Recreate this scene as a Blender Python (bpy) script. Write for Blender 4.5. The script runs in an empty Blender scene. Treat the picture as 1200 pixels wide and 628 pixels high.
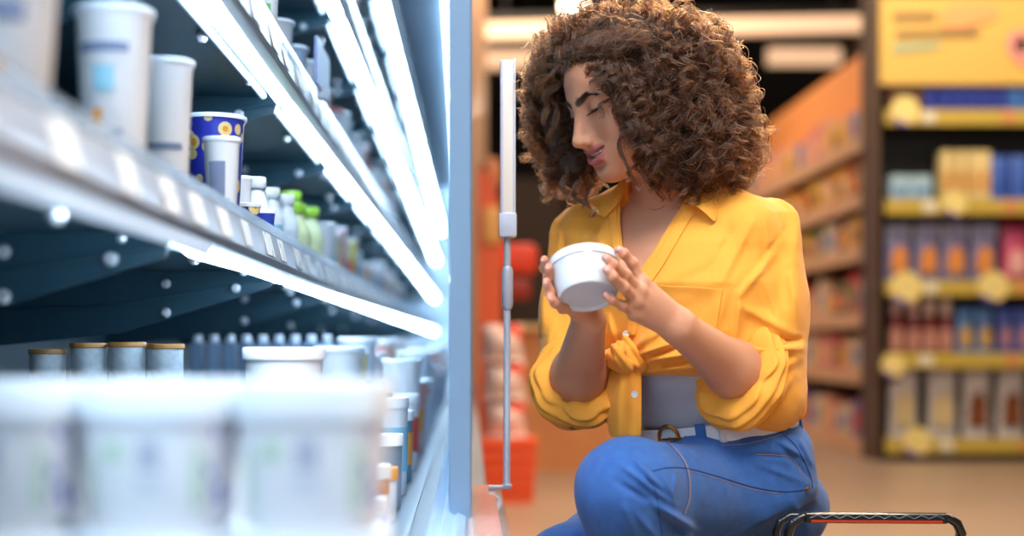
import bpy, bmesh, math, random
import numpy as np
from mathutils import Vector, Matrix
from mathutils.bvhtree import BVHTree
random.seed(7); rng = np.random.default_rng(7)
PI = math.pi
SC = bpy.context.scene
COL = SC.collection
F = 50/36*1200.0          # focal length in pixels of the 1200 px frame
VX, VY = 550.0, 402.0     # where the aisle's lines meet
HC = 0.62                 # height of the lens above the floor

def P(px, py, Y):
    return np.array([(px-VX)*Y/F, Y, HC-(py-VY)*Y/F])
Y0 = 2.22
def W(px, py, dy=0.0):
    return P(px, py, Y0+dy)

# ---------------------------------------------------------------- materials
def lin(c):
    return tuple(((v/12.92) if v <= .04045 else ((v+.055)/1.055)**2.4) for v in [x/255 for x in c])
_mats = {}
def mat(name, rgb, rough=.5, metal=0.0, spec=.5, emit=0, emit_rgb=None, trans=0, ior=1.45, alpha=1, sss=0, noise=0, nscale=20, bump=0, bscale=200, coat=0, var2=None, sheen=0):
    if name in _mats: return _mats[name]
    m = bpy.data.materials.new(name); m.use_nodes = True
    nt = m.node_tree; b = nt.nodes['Principled BSDF']
    c = lin(rgb) + (1,)
    b.inputs['Base Color'].default_value = c
    b.inputs['Roughness'].default_value = rough
    b.inputs['Metallic'].default_value = metal
    b.inputs['Specular IOR Level'].default_value = spec
    b.inputs['Transmission Weight'].default_value = trans
    b.inputs['IOR'].default_value = ior
    b.inputs['Alpha'].default_value = alpha
    b.inputs['Coat Weight'].default_value = coat
    b.inputs['Sheen Weight'].default_value = sheen
    if sss:
        b.inputs['Subsurface Weight'].default_value = sss
        b.inputs['Subsurface Radius'].default_value = (1, .35, .2)
        b.inputs['Subsurface Scale'].default_value = .006
    if emit:
        b.inputs['Emission Color'].default_value = lin(emit_rgb or rgb) + (1,)
        b.inputs['Emission Strength'].default_value = emit
    if noise or bump:
        tc = nt.nodes.new('ShaderNodeTexCoord')
    if noise:
        n = nt.nodes.new('ShaderNodeTexNoise'); n.inputs['Scale'].default_value = nscale
        n.inputs['Detail'].default_value = 5
        nt.links.new(tc.outputs['Object'], n.inputs['Vector'])
        mx = nt.nodes.new('ShaderNodeMix'); mx.data_type = 'RGBA'
        mx.inputs['A'].default_value = c
        mx.inputs['B'].default_value = (lin(var2)+(1,)) if var2 else tuple(v*(1-noise) for v in c[:3])+(1,)
        nt.links.new(n.outputs['Fac'], mx.inputs['Factor'])
        nt.links.new(mx.outputs['Result'], b.inputs['Base Color'])
    if bump:
        n2 = nt.nodes.new('ShaderNodeTexNoise'); n2.inputs['Scale'].default_value = bscale
        n2.inputs['Detail'].default_value = 4
        nt.links.new(tc.outputs['Object'], n2.inputs['Vector'])
        bp = nt.nodes.new('ShaderNodeBump'); bp.inputs['Strength'].default_value = bump
        bp.inputs['Distance'].default_value = .002
        nt.links.new(n2.outputs['Fac'], bp.inputs['Height'])
        nt.links.new(bp.outputs['Normal'], b.inputs['Normal'])
    _mats[name] = m
    return m

def spots(name, base, ink, scale=60, thr=.3, rough=.4, ink2=None):
    """printed pattern: coloured blobs on a ground"""
    if name in _mats: return _mats[name]
    m = mat(name, base, rough)
    nt = m.node_tree; b = nt.nodes['Principled BSDF']
    tc = nt.nodes.new('ShaderNodeTexCoord')
    v = nt.nodes.new('ShaderNodeTexVoronoi'); v.inputs['Scale'].default_value = scale
    nt.links.new(tc.outputs['Object'], v.inputs['Vector'])
    r = nt.nodes.new('ShaderNodeValToRGB'); r.color_ramp.interpolation = 'CONSTANT'
    r.color_ramp.elements[0].color = lin(ink)+(1,); r.color_ramp.elements[1].position = thr
    r.color_ramp.elements[1].color = lin(base)+(1,)
    if ink2:
        e = r.color_ramp.elements.new(thr*.5); e.color = lin(ink2)+(1,)
    nt.links.new(v.outputs['Distance'], r.inputs['Fac'])
    nt.links.new(r.outputs['Color'], b.inputs['Base Color'])
    return m

# ---------------------------------------------------------------- objects
def link(name, me, m, parent=None):
    o = bpy.data.objects.new(name, me); COL.objects.link(o)
    if m is not None:
        for mm in (m if isinstance(m, (list, tuple)) else [m]): me.materials.append(mm)
    if parent is not None: o.parent = parent
    return o
def obj(name, bm, m, parent=None, smooth=False, angle=None):
    me = bpy.data.meshes.new(name)
    bmesh.ops.recalc_face_normals(bm, faces=bm.faces[:])
    bm.to_mesh(me); bm.free()
    if smooth:
        me.polygons.foreach_set('use_smooth', [True]*len(me.polygons))
        me.set_sharp_from_angle(angle=math.radians(angle or 40))
    return link(name, me, m, parent)
def tag(o, label, cat, group=None, kind=None):
    o['label'] = label; o['category'] = cat
    if group: o['group'] = group
    if kind: o['kind'] = kind
    return o
def thing(name, label, cat, loc=(0, 0, 0), rz=0, group=None):
    o = bpy.data.objects.new(name, None); COL.objects.link(o)
    o.empty_display_size = .05
    o.location = loc; o.rotation_euler = (0, 0, rz)
    return tag(o, label, cat, group)
def structure(o):
    o['kind'] = 'structure'; return o
def dup(root, loc, rz=0, label=None, group=None, scale=None):
    r = root.copy(); COL.objects.link(r); r.location = loc; r.rotation_euler = (0, 0, rz)
    if label: r['label'] = label
    if group: r['group'] = group
    if scale: r.scale = scale
    for ch in list(root.children):
        c = ch.copy(); COL.objects.link(c); c.parent = r
        for g in ch.children:
            d = g.copy(); COL.objects.link(d); d.parent = c
    return r

def box(bm, x0, x1, y0, y1, z0, z1, bev=0):
    M = Matrix.Translation(((x0+x1)/2, (y0+y1)/2, (z0+z1)/2)) @ Matrix.Diagonal((abs(x1-x0), abs(y1-y0), abs(z1-z0), 1))
    r = bmesh.ops.create_cube(bm, size=1, matrix=M)
    if bev:
        es = set()
        for v in r['verts']: es.update(v.link_edges)
        bmesh.ops.bevel(bm, geom=list(es), offset=bev, segments=2, affect='EDGES', profile=.5)
    return bm
def boxo(name, x0, x1, y0, y1, z0, z1, m, parent=None, bev=0):
    return obj(name, box(bmesh.new(), x0, x1, y0, y1, z0, z1, bev), m, parent, smooth=bool(bev))
def prism(bm, pts, axis, a, b):
    """extrude a closed 2-D outline along axis ('x','y','z')"""
    def mk(p, t):
        return {'y': (p[0], t, p[1]), 'x': (t, p[0], p[1]), 'z': (p[0], p[1], t)}[axis]
    v0 = [bm.verts.new(mk(p, a)) for p in pts]; v1 = [bm.verts.new(mk(p, b)) for p in pts]
    n = len(pts)
    bm.faces.new(v0); bm.faces.new(v1[::-1])
    for i in range(n): bm.faces.new((v0[i], v0[(i+1) % n], v1[(i+1) % n], v1[i]))
    return bm
def lathe(bm, prof, seg=32, c=(0, 0, 0), sq=2.0, sx=1, sy=1, a0=0, a1=2*PI):
    """turn (r, z) pairs about z; sq > 2 gives a rounded-square plan"""
    full = abs(a1-a0-2*PI) < 1e-6
    n = seg if full else seg+1
    rings = []
    for r, z in prof:
        if r < 1e-6 and full:
            rings.append([bm.verts.new((c[0], c[1], c[2]+z))]*n); continue
        ring = []
        for i in range(n):
            a = a0+(a1-a0)*i/seg
            ca, sa = math.cos(a), math.sin(a)
            k = (abs(ca)**sq+abs(sa)**sq)**(-1/sq)
            ring.append(bm.verts.new((c[0]+r*k*ca*sx, c[1]+r*k*sa*sy, c[2]+z)))
        rings.append(ring)
    for A, B in zip(rings, rings[1:]):
        for i in range(seg):
            j = (i+1) % n
            q = [A[i], A[j], B[j], B[i]]
            u = []
            for v in q:
                if v not in u: u.append(v)
            if len(u) >= 3:
                try: bm.faces.new(u)
                except ValueError: pass
    return bm
def tube(bm, pts, r, seg=8, cap=True, closed=False):
    pts = [Vector(p) for p in pts]; n = len(pts)
    rs = r if isinstance(r, (list, tuple, np.ndarray)) else [r]*n
    rings = []; up = None
    for i in range(n):
        if closed: t = (pts[(i+1) % n]-pts[i-1])
        else: t = pts[min(i+1, n-1)]-pts[max(i-1, 0)]
        t.normalize()
        if up is None:
            up = Vector((0, 0, 1)) if abs(t.z) < .9 else Vector((1, 0, 0))
        a = t.cross(up)
        if a.length < 1e-5: a = t.cross(Vector((0.3, 1, .2)))
        a.normalize(); up = a.cross(t).normalized(); b = up
        rings.append([bm.verts.new(pts[i]+rs[i]*(math.cos(2*PI*k/seg)*a+math.sin(2*PI*k/seg)*b)) for k in range(seg)])
    prs = list(zip(rings, rings[1:]))
    if closed: prs.append((rings[-1], rings[0]))
    for A, B in prs:
        for k in range(seg): bm.faces.new((A[k], A[(k+1) % seg], B[(k+1) % seg], B[k]))
    if cap and not closed:
        bm.faces.new(rings[0][::-1]); bm.faces.new(rings[-1])
    return bm
def spline(pts, n=8):
    """Catmull-Rom through the points"""
    p = [np.array(q, float) for q in pts]; p = [2*p[0]-p[1]]+p+[2*p[-1]-p[-2]]
    out = []
    for i in range(1, len(p)-2):
        for k in range(n):
            t = k/n
            out.append(.5*((2*p[i])+(-p[i-1]+p[i+1])*t+(2*p[i-1]-5*p[i]+4*p[i+1]-p[i+2])*t*t+(-p[i-1]+3*p[i]-3*p[i+1]+p[i+2])*t**3))
    out.append(p[-2]); return out
def text_mesh(name, s, size, m, parent, loc, rot, extrude=.0008):
    cu = bpy.data.curves.new(name, 'FONT'); cu.body = s; cu.size = size; cu.extrude = extrude
    cu.align_x = 'LEFT'
    o = bpy.data.objects.new(name, cu); COL.objects.link(o)
    dg = bpy.context.evaluated_depsgraph_get()
    me = bpy.data.meshes.new_from_object(o.evaluated_get(dg))
    bpy.data.objects.remove(o)
    q = link(name, me, m, parent); q.location = loc; q.rotation_euler = rot
    return q
# ================================================================ camera, light, setting
cam = bpy.data.cameras.new('camera'); cam.lens = 50; cam.sensor_width = 36
cam.shift_x = (600-VX)/1200; cam.shift_y = (VY-314)/1200
cam.dof.use_dof = True; cam.dof.focus_distance = 2.12; cam.dof.aperture_fstop = 1.6
cam.clip_start = .02
co = bpy.data.objects.new('camera', cam); COL.objects.link(co)
co.location = (0, 0, HC); co.rotation_euler = (PI/2, 0, 0)
SC.camera = co
SC.view_settings.view_transform = 'Standard'; SC.view_settings.look = 'None'
SC.view_settings.gamma = 1; SC.view_settings.exposure = 0.0
SC.view_settings.use_curve_mapping = False
w = bpy.data.worlds.new('store'); SC.world = w; w.use_nodes = True
w.node_tree.nodes['Background'].inputs['Color'].default_value = (1, .86, .72, 1)
w.node_tree.nodes['Background'].inputs['Strength'].default_value = .20
try:
    SC.cycles.use_denoising = True
    SC.cycles.max_bounces = 8; SC.cycles.transparent_max_bounces = 12
    SC.cycles.caustics_reflective = False; SC.cycles.caustics_refractive = False
    SC.cycles.sample_clamp_indirect = 6
except Exception: pass

def area(name, loc, target, sx, sy, power, rgb):
    l = bpy.data.lights.new(name, 'AREA'); l.shape = 'RECTANGLE'; l.size = sx; l.size_y = sy
    l.energy = power; l.color = rgb
    o = bpy.data.objects.new(name, l); COL.objects.link(o); o.location = loc
    o.rotation_euler = (Vector(target)-Vector(loc)).to_track_quat('-Z', 'Y').to_euler()
    return o
area('ceiling_panel_front', (.55, .55, 3.0), (.33, 2.2, .7), 1.4, 1.2, 106, (1, .95, .90))
area('ceiling_panel_aisle', (2.4, 3.4, 3.2), (.5, 2.2, .9), .8, 2.2, 75, (1, .86, .70))
area('rim_light_back', (.9, 4.6, 3.1), (.35, 2.2, .95), 1.6, .5, 150, (1, .82, .6))  # unseen lamp added behind the woman to rim her hair
area('ceiling_panel_store', (2.0, 6.0, 3.4), (2.4, 8.0, .6), 3.5, 1.0, 92, (1, .83, .64))
area('ceiling_panel_far', (.2, 10.0, 3.4), (1.0, 11, 0), 3.0, 2.5, 120, (1, .8, .6))

m_floor = mat('floor_stone', (184, 156, 132), rough=.32, noise=.25, nscale=1.6, var2=(158, 128, 102))
structure(boxo('floor', -2, 9, -2, 18, -.1, 0, m_floor))
m_dark = mat('dark_ceiling', (26, 22, 20), rough=.8)
structure(boxo('ceiling', -2, 9, -2, 18, 4.3, 4.4, m_dark))
m_wall = mat('dark_wall', (30, 24, 21), rough=.8, noise=.4, nscale=.6)
structure(boxo('wall_back', -2, 9, 17.0, 17.1, 0, 4.3, m_wall))
structure(boxo('wall_left', -1.1, -1.02, -2, 17.0, 0, 4.3, mat('left_wall', (60, 66, 72), .7)))
structure(boxo('trim_pillar', 3.58, 3.96, 12.9, 13.3, 0, 4.3, mat('brown_pillar', (84, 52, 36), .6)))

# ceiling lights
m_lamp = mat('lamp_warm', (255, 214, 178), emit=.72, emit_rgb=(255, 204, 160))
m_hous = mat('lamp_housing', (40, 36, 34), .5)
def strip_light(x0, x1, Y, z, hgt, label, grp=None, slant=0):
    t = thing('ceiling_light', label, 'light', ((x0+x1)/2, Y, z), 0, grp)
    L = (x1-x0)/2
    bm = bmesh.new(); prism(bm, [(-.06, hgt), (.06, hgt), (.05, hgt+.07), (-.05, hgt+.07)], 'x', -L, L); obj('housing', bm, m_hous, t)
    bm = bmesh.new(); prism(bm, [(-.06, 0), (.06, 0), (.06, hgt), (-.06, hgt)], 'x', -L, L); obj('diffuser', bm, m_lamp, t)
    for s in (-.8, .8):
        obj('hanger', tube(bmesh.new(), [(s*L, 0, hgt+.07), (s*L, 0, 4.3-z)], .008), m_hous, t)
    t.rotation_euler = (0, slant, 0)
    return t
def atpx(px, py, Y): return P(px, py, Y)
a, b = atpx(545, 34, 11), atpx(1026, 20, 11)
strip_light(a[0], b[0], 11, a[2]-.05, .115, 'long warm linear ceiling light running across behind her hair', slant=-math.atan2(.065, b[0]-a[0]))
a, b = atpx(556, 80, 13.5), atpx(640, 80, 13.5)
strip_light(a[0]-.9, b[0], 13.5, a[2], .16, 'lower warm linear ceiling light ending left of her hair')
a, b = atpx(900, 76, 13.5), atpx(984, 76, 13.5)
strip_light(a[0], b[0], 13.5, a[2], .15, 'short warm ceiling light right of her hair')
# hanging spot above her head
c = atpx(672, 4, 6.5)
t = thing('spotlight', 'bright round warm spotlight glowing just above her hair', 'light', tuple(c))
obj('bulb', lathe(bmesh.new(), [(0, -.075), (.035, -.068), (.058, -.03), (.062, .01), (.05, .04), (0, .045)], 24), mat('bulb_glow', (255, 240, 210), emit=14, emit_rgb=(255, 226, 180)), t, True)
obj('shade', lathe(bmesh.new(), [(.066, 0), (.072, .0), (.074, .05), (.05, .12), (.012, .15), (.012, .17), (0, .17)], 24), m_hous, t, True)
obj('stem', tube(bmesh.new(), [(0, 0, .16), (0, 0, 4.3-c[2])], .008), m_hous, t)
# ================================================================ the chilled display case
m_teal = mat('case_liner', (30, 62, 76), rough=.38, noise=.3, nscale=9)
m_under = mat('shelf_steel', (28, 60, 74), rough=.42, noise=.25, nscale=14)
m_chrome = mat('rail_chrome', (150, 152, 156), rough=.25, metal=.9)
m_rail = mat('rail_grey', (164, 166, 174), rough=.3, coat=.4)
m_gun = mat('rail_gunmetal', (88, 84, 82), rough=.3, metal=.7)
m_batten = mat('light_batten', (205, 222, 236), rough=.35)
m_led = mat('led_tube', (255, 255, 255), emit=38, emit_rgb=(200, 230, 255))
m_soft = mat('lip_glow', (226, 238, 250), rough=.3, emit=.45, emit_rgb=(176, 214, 250))  # glow put into the lip added under the nearest bays
m_led2 = mat('led_canopy', (255, 255, 255), emit=30, emit_rgb=(200, 230, 255))
m_clear = mat('clear_strip', (225, 236, 250), rough=.12, trans=.75, ior=1.3)
m_bolt = mat('bolt_head', (235, 242, 250), rough=.15, metal=.6)
m_price = spots('price_slip', (240, 238, 232), (150, 150, 160), 40, .22)
fr = thing('refrigerated_display_case', 'long open chilled display case with lit shelves along the left side', 'fridge', (-.45, 4, 0))
fW = Vector((-.45, 4, 0))
def fp(name, bm, m, parent=None, smooth=False):
    """part of the case, built in world axes"""
    o = obj(name, bm, m, None, smooth); o.parent = parent or fr
    if parent is None: o.matrix_parent_inverse = Matrix.Translation(-fW)
    return o
YA, YB = -.96, 13.0
SEAMS = [-.96, -.11, .74, 1.59, 2.44, 3.29, 4.14, 4.99, 5.84, 6.69, 7.54, 8.39, 9.24, 11.1, 13.0]
EP = 1
bm = bmesh.new(); prism(bm, [(-.95, 0), (-.02, 0), (-.02, 2.30), (-.95, 2.30)], 'y', YB+.001, YB+.05); fp('end_panel', bm, mat('end_panel_haze', (200, 222, 240), .4))  # pale colour stands in for haze and reflections in the glass
bm = bmesh.new(); prism(bm, [(-.95, .12), (-.84, .12), (-.84, 2.02), (-.95, 2.02)], 'y', YA, YB); fp('back_panel', bm, m_teal)
DZ = HC-.235
# plinth and chrome bumper
bm = bmesh.new(); prism(bm, [(-.95, 0), (-.06, 0), (-.06, .12), (-.03, .14), (-.012, DZ-.05), (-.05, DZ-.02), (-.95, DZ-.02)], 'y', YA, YB); fp('plinth', bm, mat('plinth_grey', (120, 126, 132), .4))
bm = bmesh.new(); prism(bm, [(-.95, DZ-.02), (-.075, DZ-.02), (-.075, DZ), (-.95, DZ)], 'y', YA, YB); fp('deck', bm, mat('deck_steel', (120, 132, 142), .35, .6))
bm = bmesh.new(); prism(bm, [(-.074, DZ-.019), (-.052, DZ-.019), (-.052, DZ), (-.074, DZ)], 'y', YA, YB); fp('air_grille', bm, mat('grille_grey', (70, 80, 90), .45, .5, noise=.6, nscale=160))
bm = bmesh.new(); prism(bm, [(-.0515, DZ-.019), (-.0515, DZ+.006), (-.045, DZ+.009), (-.035, DZ+.004), (-.030, DZ+.007), (-.020, DZ+.002), (-.015, DZ+.005), (-.004, DZ), (-.004, DZ-.019)], 'y', YA, YB)
fp('ribbed_rail', bm, mat('rib_blue', (176, 204, 232), rough=.22, coat=.5))
bm = bmesh.new(); prism(bm, [(-.003, DZ-.10), (.048, DZ-.085), (.054, DZ-.06), (.054, DZ-.012), (.049, DZ-.003), (.040, DZ), (.004, DZ), (-.003, DZ-.004)], 'y', 1.0, 2.36)
fp('bumper', bm, mat('bumper_gloss', (222, 208, 204), rough=.14, metal=.25, coat=.5, noise=.3, nscale=50, var2=(232, 190, 170)), None, False)  # pinkish base and peach blotches stand in for the store's reflection
bm = bmesh.new(); prism(bm, [(-.003, DZ-.10), (.030, DZ-.085), (.030, DZ-.012), (.024, DZ-.004), (-.003, DZ-.004)], 'y', 2.37, YB); fp('bumper', bm, mat('bumper_grey', (150, 160, 170), .3, .4))
# canopy
bm = bmesh.new(); prism(bm, [(-.95, 2.02), (-.84, 2.02), (-.30, 2.045), (-.10, 2.035), (-.035, 2.06), (-.02, 2.30), (-.95, 2.30)], 'y', YA, YB); cano = fp('canopy', bm, mat('canopy_grey', (110, 130, 148), .45))
for i in range(0, len(SEAMS)-1):
    y0, y1 = SEAMS[i]+.02, SEAMS[i+1]-.03
    bm = tube(bmesh.new(), [(-.072, y0, 2.018), (-.072, y1, 2.018)], .026, 16); fp('light_tube', bm, m_led2, cano, True)
    bm = tube(bmesh.new(), [(-.072, y1, 2.018), (-.072, y1+.05, 2.018)], .020, 12); fp('tube_cap', bm, mat('tube_cap_amber', (200, 160, 110), .4), cano, True)
# shelves: top height, front x, back x
SH = [(.142, -.290, 'A'), (.440, -.285, 'B'), (.780, -.275, 'C'), (1.045, -.230, 'D')]
m_tl = {}
for zi, (zr, xf, _) in enumerate(SH):
    z = HC+zr
    bm = bmesh.new(); prism(bm, [(-.84, z-.018), (xf-.03, z-.018), (xf-.012, z-.016), (xf-.012, z), (-.84, z)], 'y', YA, YB)
    sh = fp('shelf', bm, m_under)
    # price rail: tilted face, clear lip above, dark channel under it
    bm = bmesh.new(); prism(bm, [(xf-.012, z-.022), (xf+.004, z-.020), (xf-.004, z+.020), (xf-.010, z+.022)], 'y', YA, YB); fp('price_rail', bm, m_rail if zi == 0 else m_chrome, sh)
    bm = bmesh.new(); prism(bm, [(xf-.014, z-.032), (xf+.002, z-.030), (xf+.0045, z-.0205), (xf-.012, z-.0225)], 'y', YA, YB); fp('rail_channel', bm, m_gun, sh)
    bm = bmesh.new(); prism(bm, [(xf-.006, z+.020), (xf-.0035, z+.020), (xf-.0075, z+(.036 if zi == 0 else .046)), (xf-.010, z+(.036 if zi == 0 else .046))], 'y', YA, YB); fp('clear_lip', bm, m_clear, sh)
    # shelf-edge price slips
    for k in range(26):
        y = 1.0+.17*k+random.uniform(-.03, .03); wd = random.uniform(.05, .08)
        bm = bmesh.new(); prism(bm, [(xf+.0045, z-.016), (xf+.0056, z-.0158), (xf-.0026, z+.0175), (xf-.0036, z+.0173)], 'y', y, y+wd); fp('price_slip', bm, m_price, sh)
    for i in range(len(SEAMS)-1):
        y0, y1 = SEAMS[i]+.03, SEAMS[i+1]-.05
        dx = -.028; dz = -.030
        pts = [(xf+dx, y0, z+dz), (xf+dx, y0+.03, z+dz), (xf+dx, y1-.012, z+dz), (xf+dx, y1-.004, z+dz), (xf+dx, y1, z+dz)]
        if zi == 0 and y0 < 1.6:       # nearest bays of the lowest shelf: added glowing lip hides the lamps
            bm = bmesh.new(); prism(bm, [(xf+.0015, z-.031), (xf+.0040, z-.031), (xf-.001, z-.044), (xf-.005, z-.045), (xf-.003, z-.041)], 'y', y0-.03, y1+.05); fp('lamp_cover', bm, m_soft, sh)
            fp('light_tube', tube(bmesh.new(), [(a_, b_, c_+.008) for a_, b_, c_ in pts], [.0085, .0085, .0085, .008, .005], 12), m_led, sh, True)
            continue
        fp('light_tube', tube(bmesh.new(), pts, [.0105, .0125, .0125, .010, .005], 12), m_led, sh, True)
        fp('light_batten', tube(bmesh.new(), [(xf+dx-.034, y0, z-.024), (xf+dx-.034, y1, z-.024)], .0062, 8), m_batten, sh, True)
    for y in SEAMS[1:-1]:
        bm = bmesh.new(); prism(bm, [(-.84, z-.018), (xf-.04, z-.018), (xf-.05, z-.046), (-.60, z-.125), (-.84, z-.150)], 'y', y-.003, y+.003); b_ = fp('bracket', bm, m_under, sh)
        # folded flange along the bracket's lower edge, stiffening fold and bolt heads
    for y in SEAMS[3:9]:
        bm = bmesh.new(); tube(bm, [(xf-.05, y-.006, z-.032), (-.60, y-.006, z-.075), (-.83, y-.006, z-.085)], .0028, 6); fp('bracket_rib', bm, m_teal, sh, True)
        for x, dz in ((xf-.11, -.048), (-.52, -.040), (-.52, -.090)):
            bm = bmesh.new(); lathe(bm, [(0, .006), (.006, .005), (.009, 0), (.009, -.003), (0, -.003)], 14)
            bmesh.ops.rotate(bm, verts=bm.verts, matrix=Matrix.Rotation(PI/2, 3, 'X'), cent=(0, 0, 0)); bmesh.ops.translate(bm, verts=bm.verts, vec=(x, y-.006, z+dz))
            fp('bolt', bm, m_bolt, sh, True)
    # small white clips hanging under the front lip
    for k in range(14):
        y = 1.02+.31*k+random.uniform(-.05, .05); x = xf-random.uniform(.055, .12)
        bm = bmesh.new(); lathe(bm, [(0, 0), (.006, 0), (.0085, -.004), (.0085, -.010), (.005, -.015), (0, -.016)], 12, (x, y, z-.018)); fp('clip', bm, m_bolt, sh, True)
# glass doors closed over the far bays: stile, pane
m_stile = mat('stile_blue_grey', (112, 136, 160), rough=.35, coat=.3)
m_glass = mat('door_glass', (196, 216, 236), rough=.06, trans=.9, ior=1.2)
bays = [(1.93, 3.3), (3.31, 4.98), (4.99, 6.68), (6.69, 9.2), (9.21, 13.0)]
for y0, y1 in bays:
    d = fp('glass_door', box(bmesh.new(), -.012, -.006, y0+.02, y1-.02, DZ+.03, 2.03), m_glass)
    fp('stile', box(bmesh.new(), -.028, .003, y0, y0+.03, DZ-.095 if y0 < 2 else DZ+.012, 2.05, .003), m_stile, d)
    fp('stile', box(bmesh.new(), -.028, .003, y1-.03, y1-.002, DZ+.012, 2.05, .003), m_stile, d)
    fp('door_rail', box(bmesh.new(), -.022, .001, y0+.03, y1-.03, DZ+.012, DZ+.04, .003), m_stile, d)
    fp('door_rail', box(bmesh.new(), -.022, .001, y0+.03, y1-.03, 2.01, 2.05, .003), m_stile, d)
# upright post standing on the bumper's end
pY = 2.28; pX = .052
t = thing('post', 'slim upright grey post with flat clear upper blade standing on the case bumper', 'post', (pX, pY, DZ+.001))
topz = HC+(402-72)*pY/F-DZ; X0 = 44.5*pY/F-pX
m_post = mat('post_grey', (176, 186, 204), rough=.35, metal=.2)
j0 = (402-272)*pY/F+HC-DZ
k_ = pY/2.58
obj('foot', box(bmesh.new(), -.022, X0+.006, -.008, .008, 0, .006, .002), m_post, t, True)
obj('rod', tube(bmesh.new(), [(X0-.001, 0, 0.006), (X0-.001, 0, .010), (X0, 0, j0)], [.009, .0056, .0056], 12), m_post, t, True)
obj('sleeve', tube(bmesh.new(), [(X0, 0, j0-.125), (X0, 0, j0-.118), (X0, 0, j0-.062), (X0, 0, j0-.056)], [.007, .0094, .0094, .007], 14), m_post, t, True)
obj('blade', box(bmesh.new(), X0-.008, X0+.011, -.012, .012, j0+.026, topz, .003), mat('clear_blade', (250, 246, 240), rough=.3, trans=.05, ior=1.4), t, True)
obj('edge_strip', box(bmesh.new(), X0+.009, X0+.0130, -.014, .014, j0+.024, topz+.002, .0015), mat('strip_white', (220, 230, 250), .25, coat=.5), t, True)
obj('edge_strip', box(bmesh.new(), X0-.0115, X0-.007, -.014, .014, j0+.024, topz-.001, .0015), mat('strip_lilac', (198, 204, 232), .25), t, True)
obj('joint', box(bmesh.new(), X0-.014, X0+.015, -.015, .015, j0-.010, j0+.030, .004), mat('joint_clear', (200, 210, 236), .2, coat=.6), t, True)

DZP = DZ+.001
# ---------------------------------------------------------------- products in the case
m_wh = mat('pot_white', (238, 240, 244), rough=.35)
m_lid = mat('pot_lid', (232, 240, 248), rough=.3)
m_foil = mat('pot_foil', (214, 220, 228), rough=.25, metal=.6)
def lab(name, rgb, **k): return mat('print_'+name, rgb, .4, **k)
m_ink = lab('ink_grey', (120, 132, 160)); m_sky = lab('sky', (150, 205, 226)); m_or = lab('orange', (238, 160, 60)); m_gr = lab('green', (130, 190, 120)); m_yl = lab('yellow', (240, 205, 90)); m_rd = lab('red', (214, 74, 60)); m_bl = lab('royal', (52, 70, 176))
m_leaf = spots('blue_leaf_print', (48, 58, 172), (240, 160, 50), 40, .42, .35, (250, 220, 150))
m_blob = spots('violet_print', (232, 234, 242), (84, 92, 186), 70, .34, .35)
def band_part(name, r0, r1, z0, z1, m, parent, a0, a1, sq=2.0, off=.0008, sx=1, sy=1):
    bm = lathe(bmesh.new(), [(r0+off, z0), (r1+off, z1)], 24, sq=sq, a0=a0, a1=a1, sx=sx, sy=sy)
    o = obj(name, bm, m, parent, True); return o
FRT = -PI/2        # towards the lens
def tall_cup(label, loc, r, h, inks=(), lid=m_lid, cup=m_wh, grp=None, cat='yoghurt cup', kind='yoghurt_cup'):
    t = thing(kind, label, cat, loc, random.uniform(-.15, .15), grp)
    obj('cup', lathe(bmesh.new(), [(0, 0), (r*.74, 0), (r*.76, .004), (r*.97, h-.012), (r, h-.010), (r, h-.004)], 32), cup, t, True)
    obj('lid', lathe(bmesh.new(), [(r*1.0, h-.006), (r*1.07, h-.006), (r*1.07, h-.001), (r*1.02, h), (r*.9, h), (r*.86, h-.003), (0, h-.003)], 32), lid, t, True)
    for z0, z1, a, hw, m in inks:
        rr = lambda z: r*(.76+.21*z)+.0006
        band_part('print', rr(z0), rr(z1), h*z0, h*z1, m, t, FRT+a-hw, FRT+a+hw)
    return t
def bottle(label, loc, r, h, m_body, m_cap, grp=None, ink=None):
    t = thing('milk_bottle', label, 'bottle', loc, 0, grp)
    obj('body', lathe(bmesh.new(), [(0, 0), (r*.92, 0), (r, .006), (r, h*.52), (r*.96, h*.60), (r*.62, h*.78), (r*.55, h*.82), (r*.55, h*.86)], 28), m_body, t, True)
    obj('cap', lathe(bmesh.new(), [(r*.66, h*.85), (r*.70, h*.86), (r*.70, h*.985), (r*.64, h), (0, h)], 24), m_cap, t, True)
    if ink: band_part('print', r, r, h*.14, h*.48, ink, t, FRT-1.2, FRT+1.2)
    return t
zA = HC+.143
# shelf A, near the lens
tall_cup('large white cup nearest the lens at the far left of the middle shelf', (-.375, 1.12, zA), .052, .165, [(.35, .45, .2, .3, m_or), (.62, .72, .3, .5, m_ink)])
tall_cup('tall white cup pressed behind the nearest cup at the left edge', (-.47, 1.28, zA), .050, .18, [(.3, .5, .3, .4, m_yl)])
tall_cup('tall white cup with orange and blue marks, second from the lens on the middle shelf', (-.360, 1.44, zA), .0385, .194, [(.75, .80, .05, .75, m_ink), (.55, .68, .1, .30, m_sky), (.20, .46, -.12, .18, m_or), (.33, .36, .45, .2, m_ink)])
tall_cup('tall white cup with lilac lettering, third from the lens on the middle shelf', (-.362, 1.70, zA), .0315, .194, [(.44, .48, .2, .75, m_ink)])
tall_cup('white cup standing half hidden behind the third tall cup', (-.42, 1.86, zA), .034, .19, [(.2, .3, .3, .5, m_rd)])
t = tall_cup('royal blue tub with orange leaf print and white lid, on the middle shelf', (-.363, 2.02, zA), .0440, .178, [], cup=m_leaf, cat='tub', kind='tub')
tall_cup('small white pot with a grey code panel, in front of the blue leaf tub', (-.336, 1.93, zA), .0245, .135, [(.25, .75, 0, .5, m_ink)])
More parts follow.
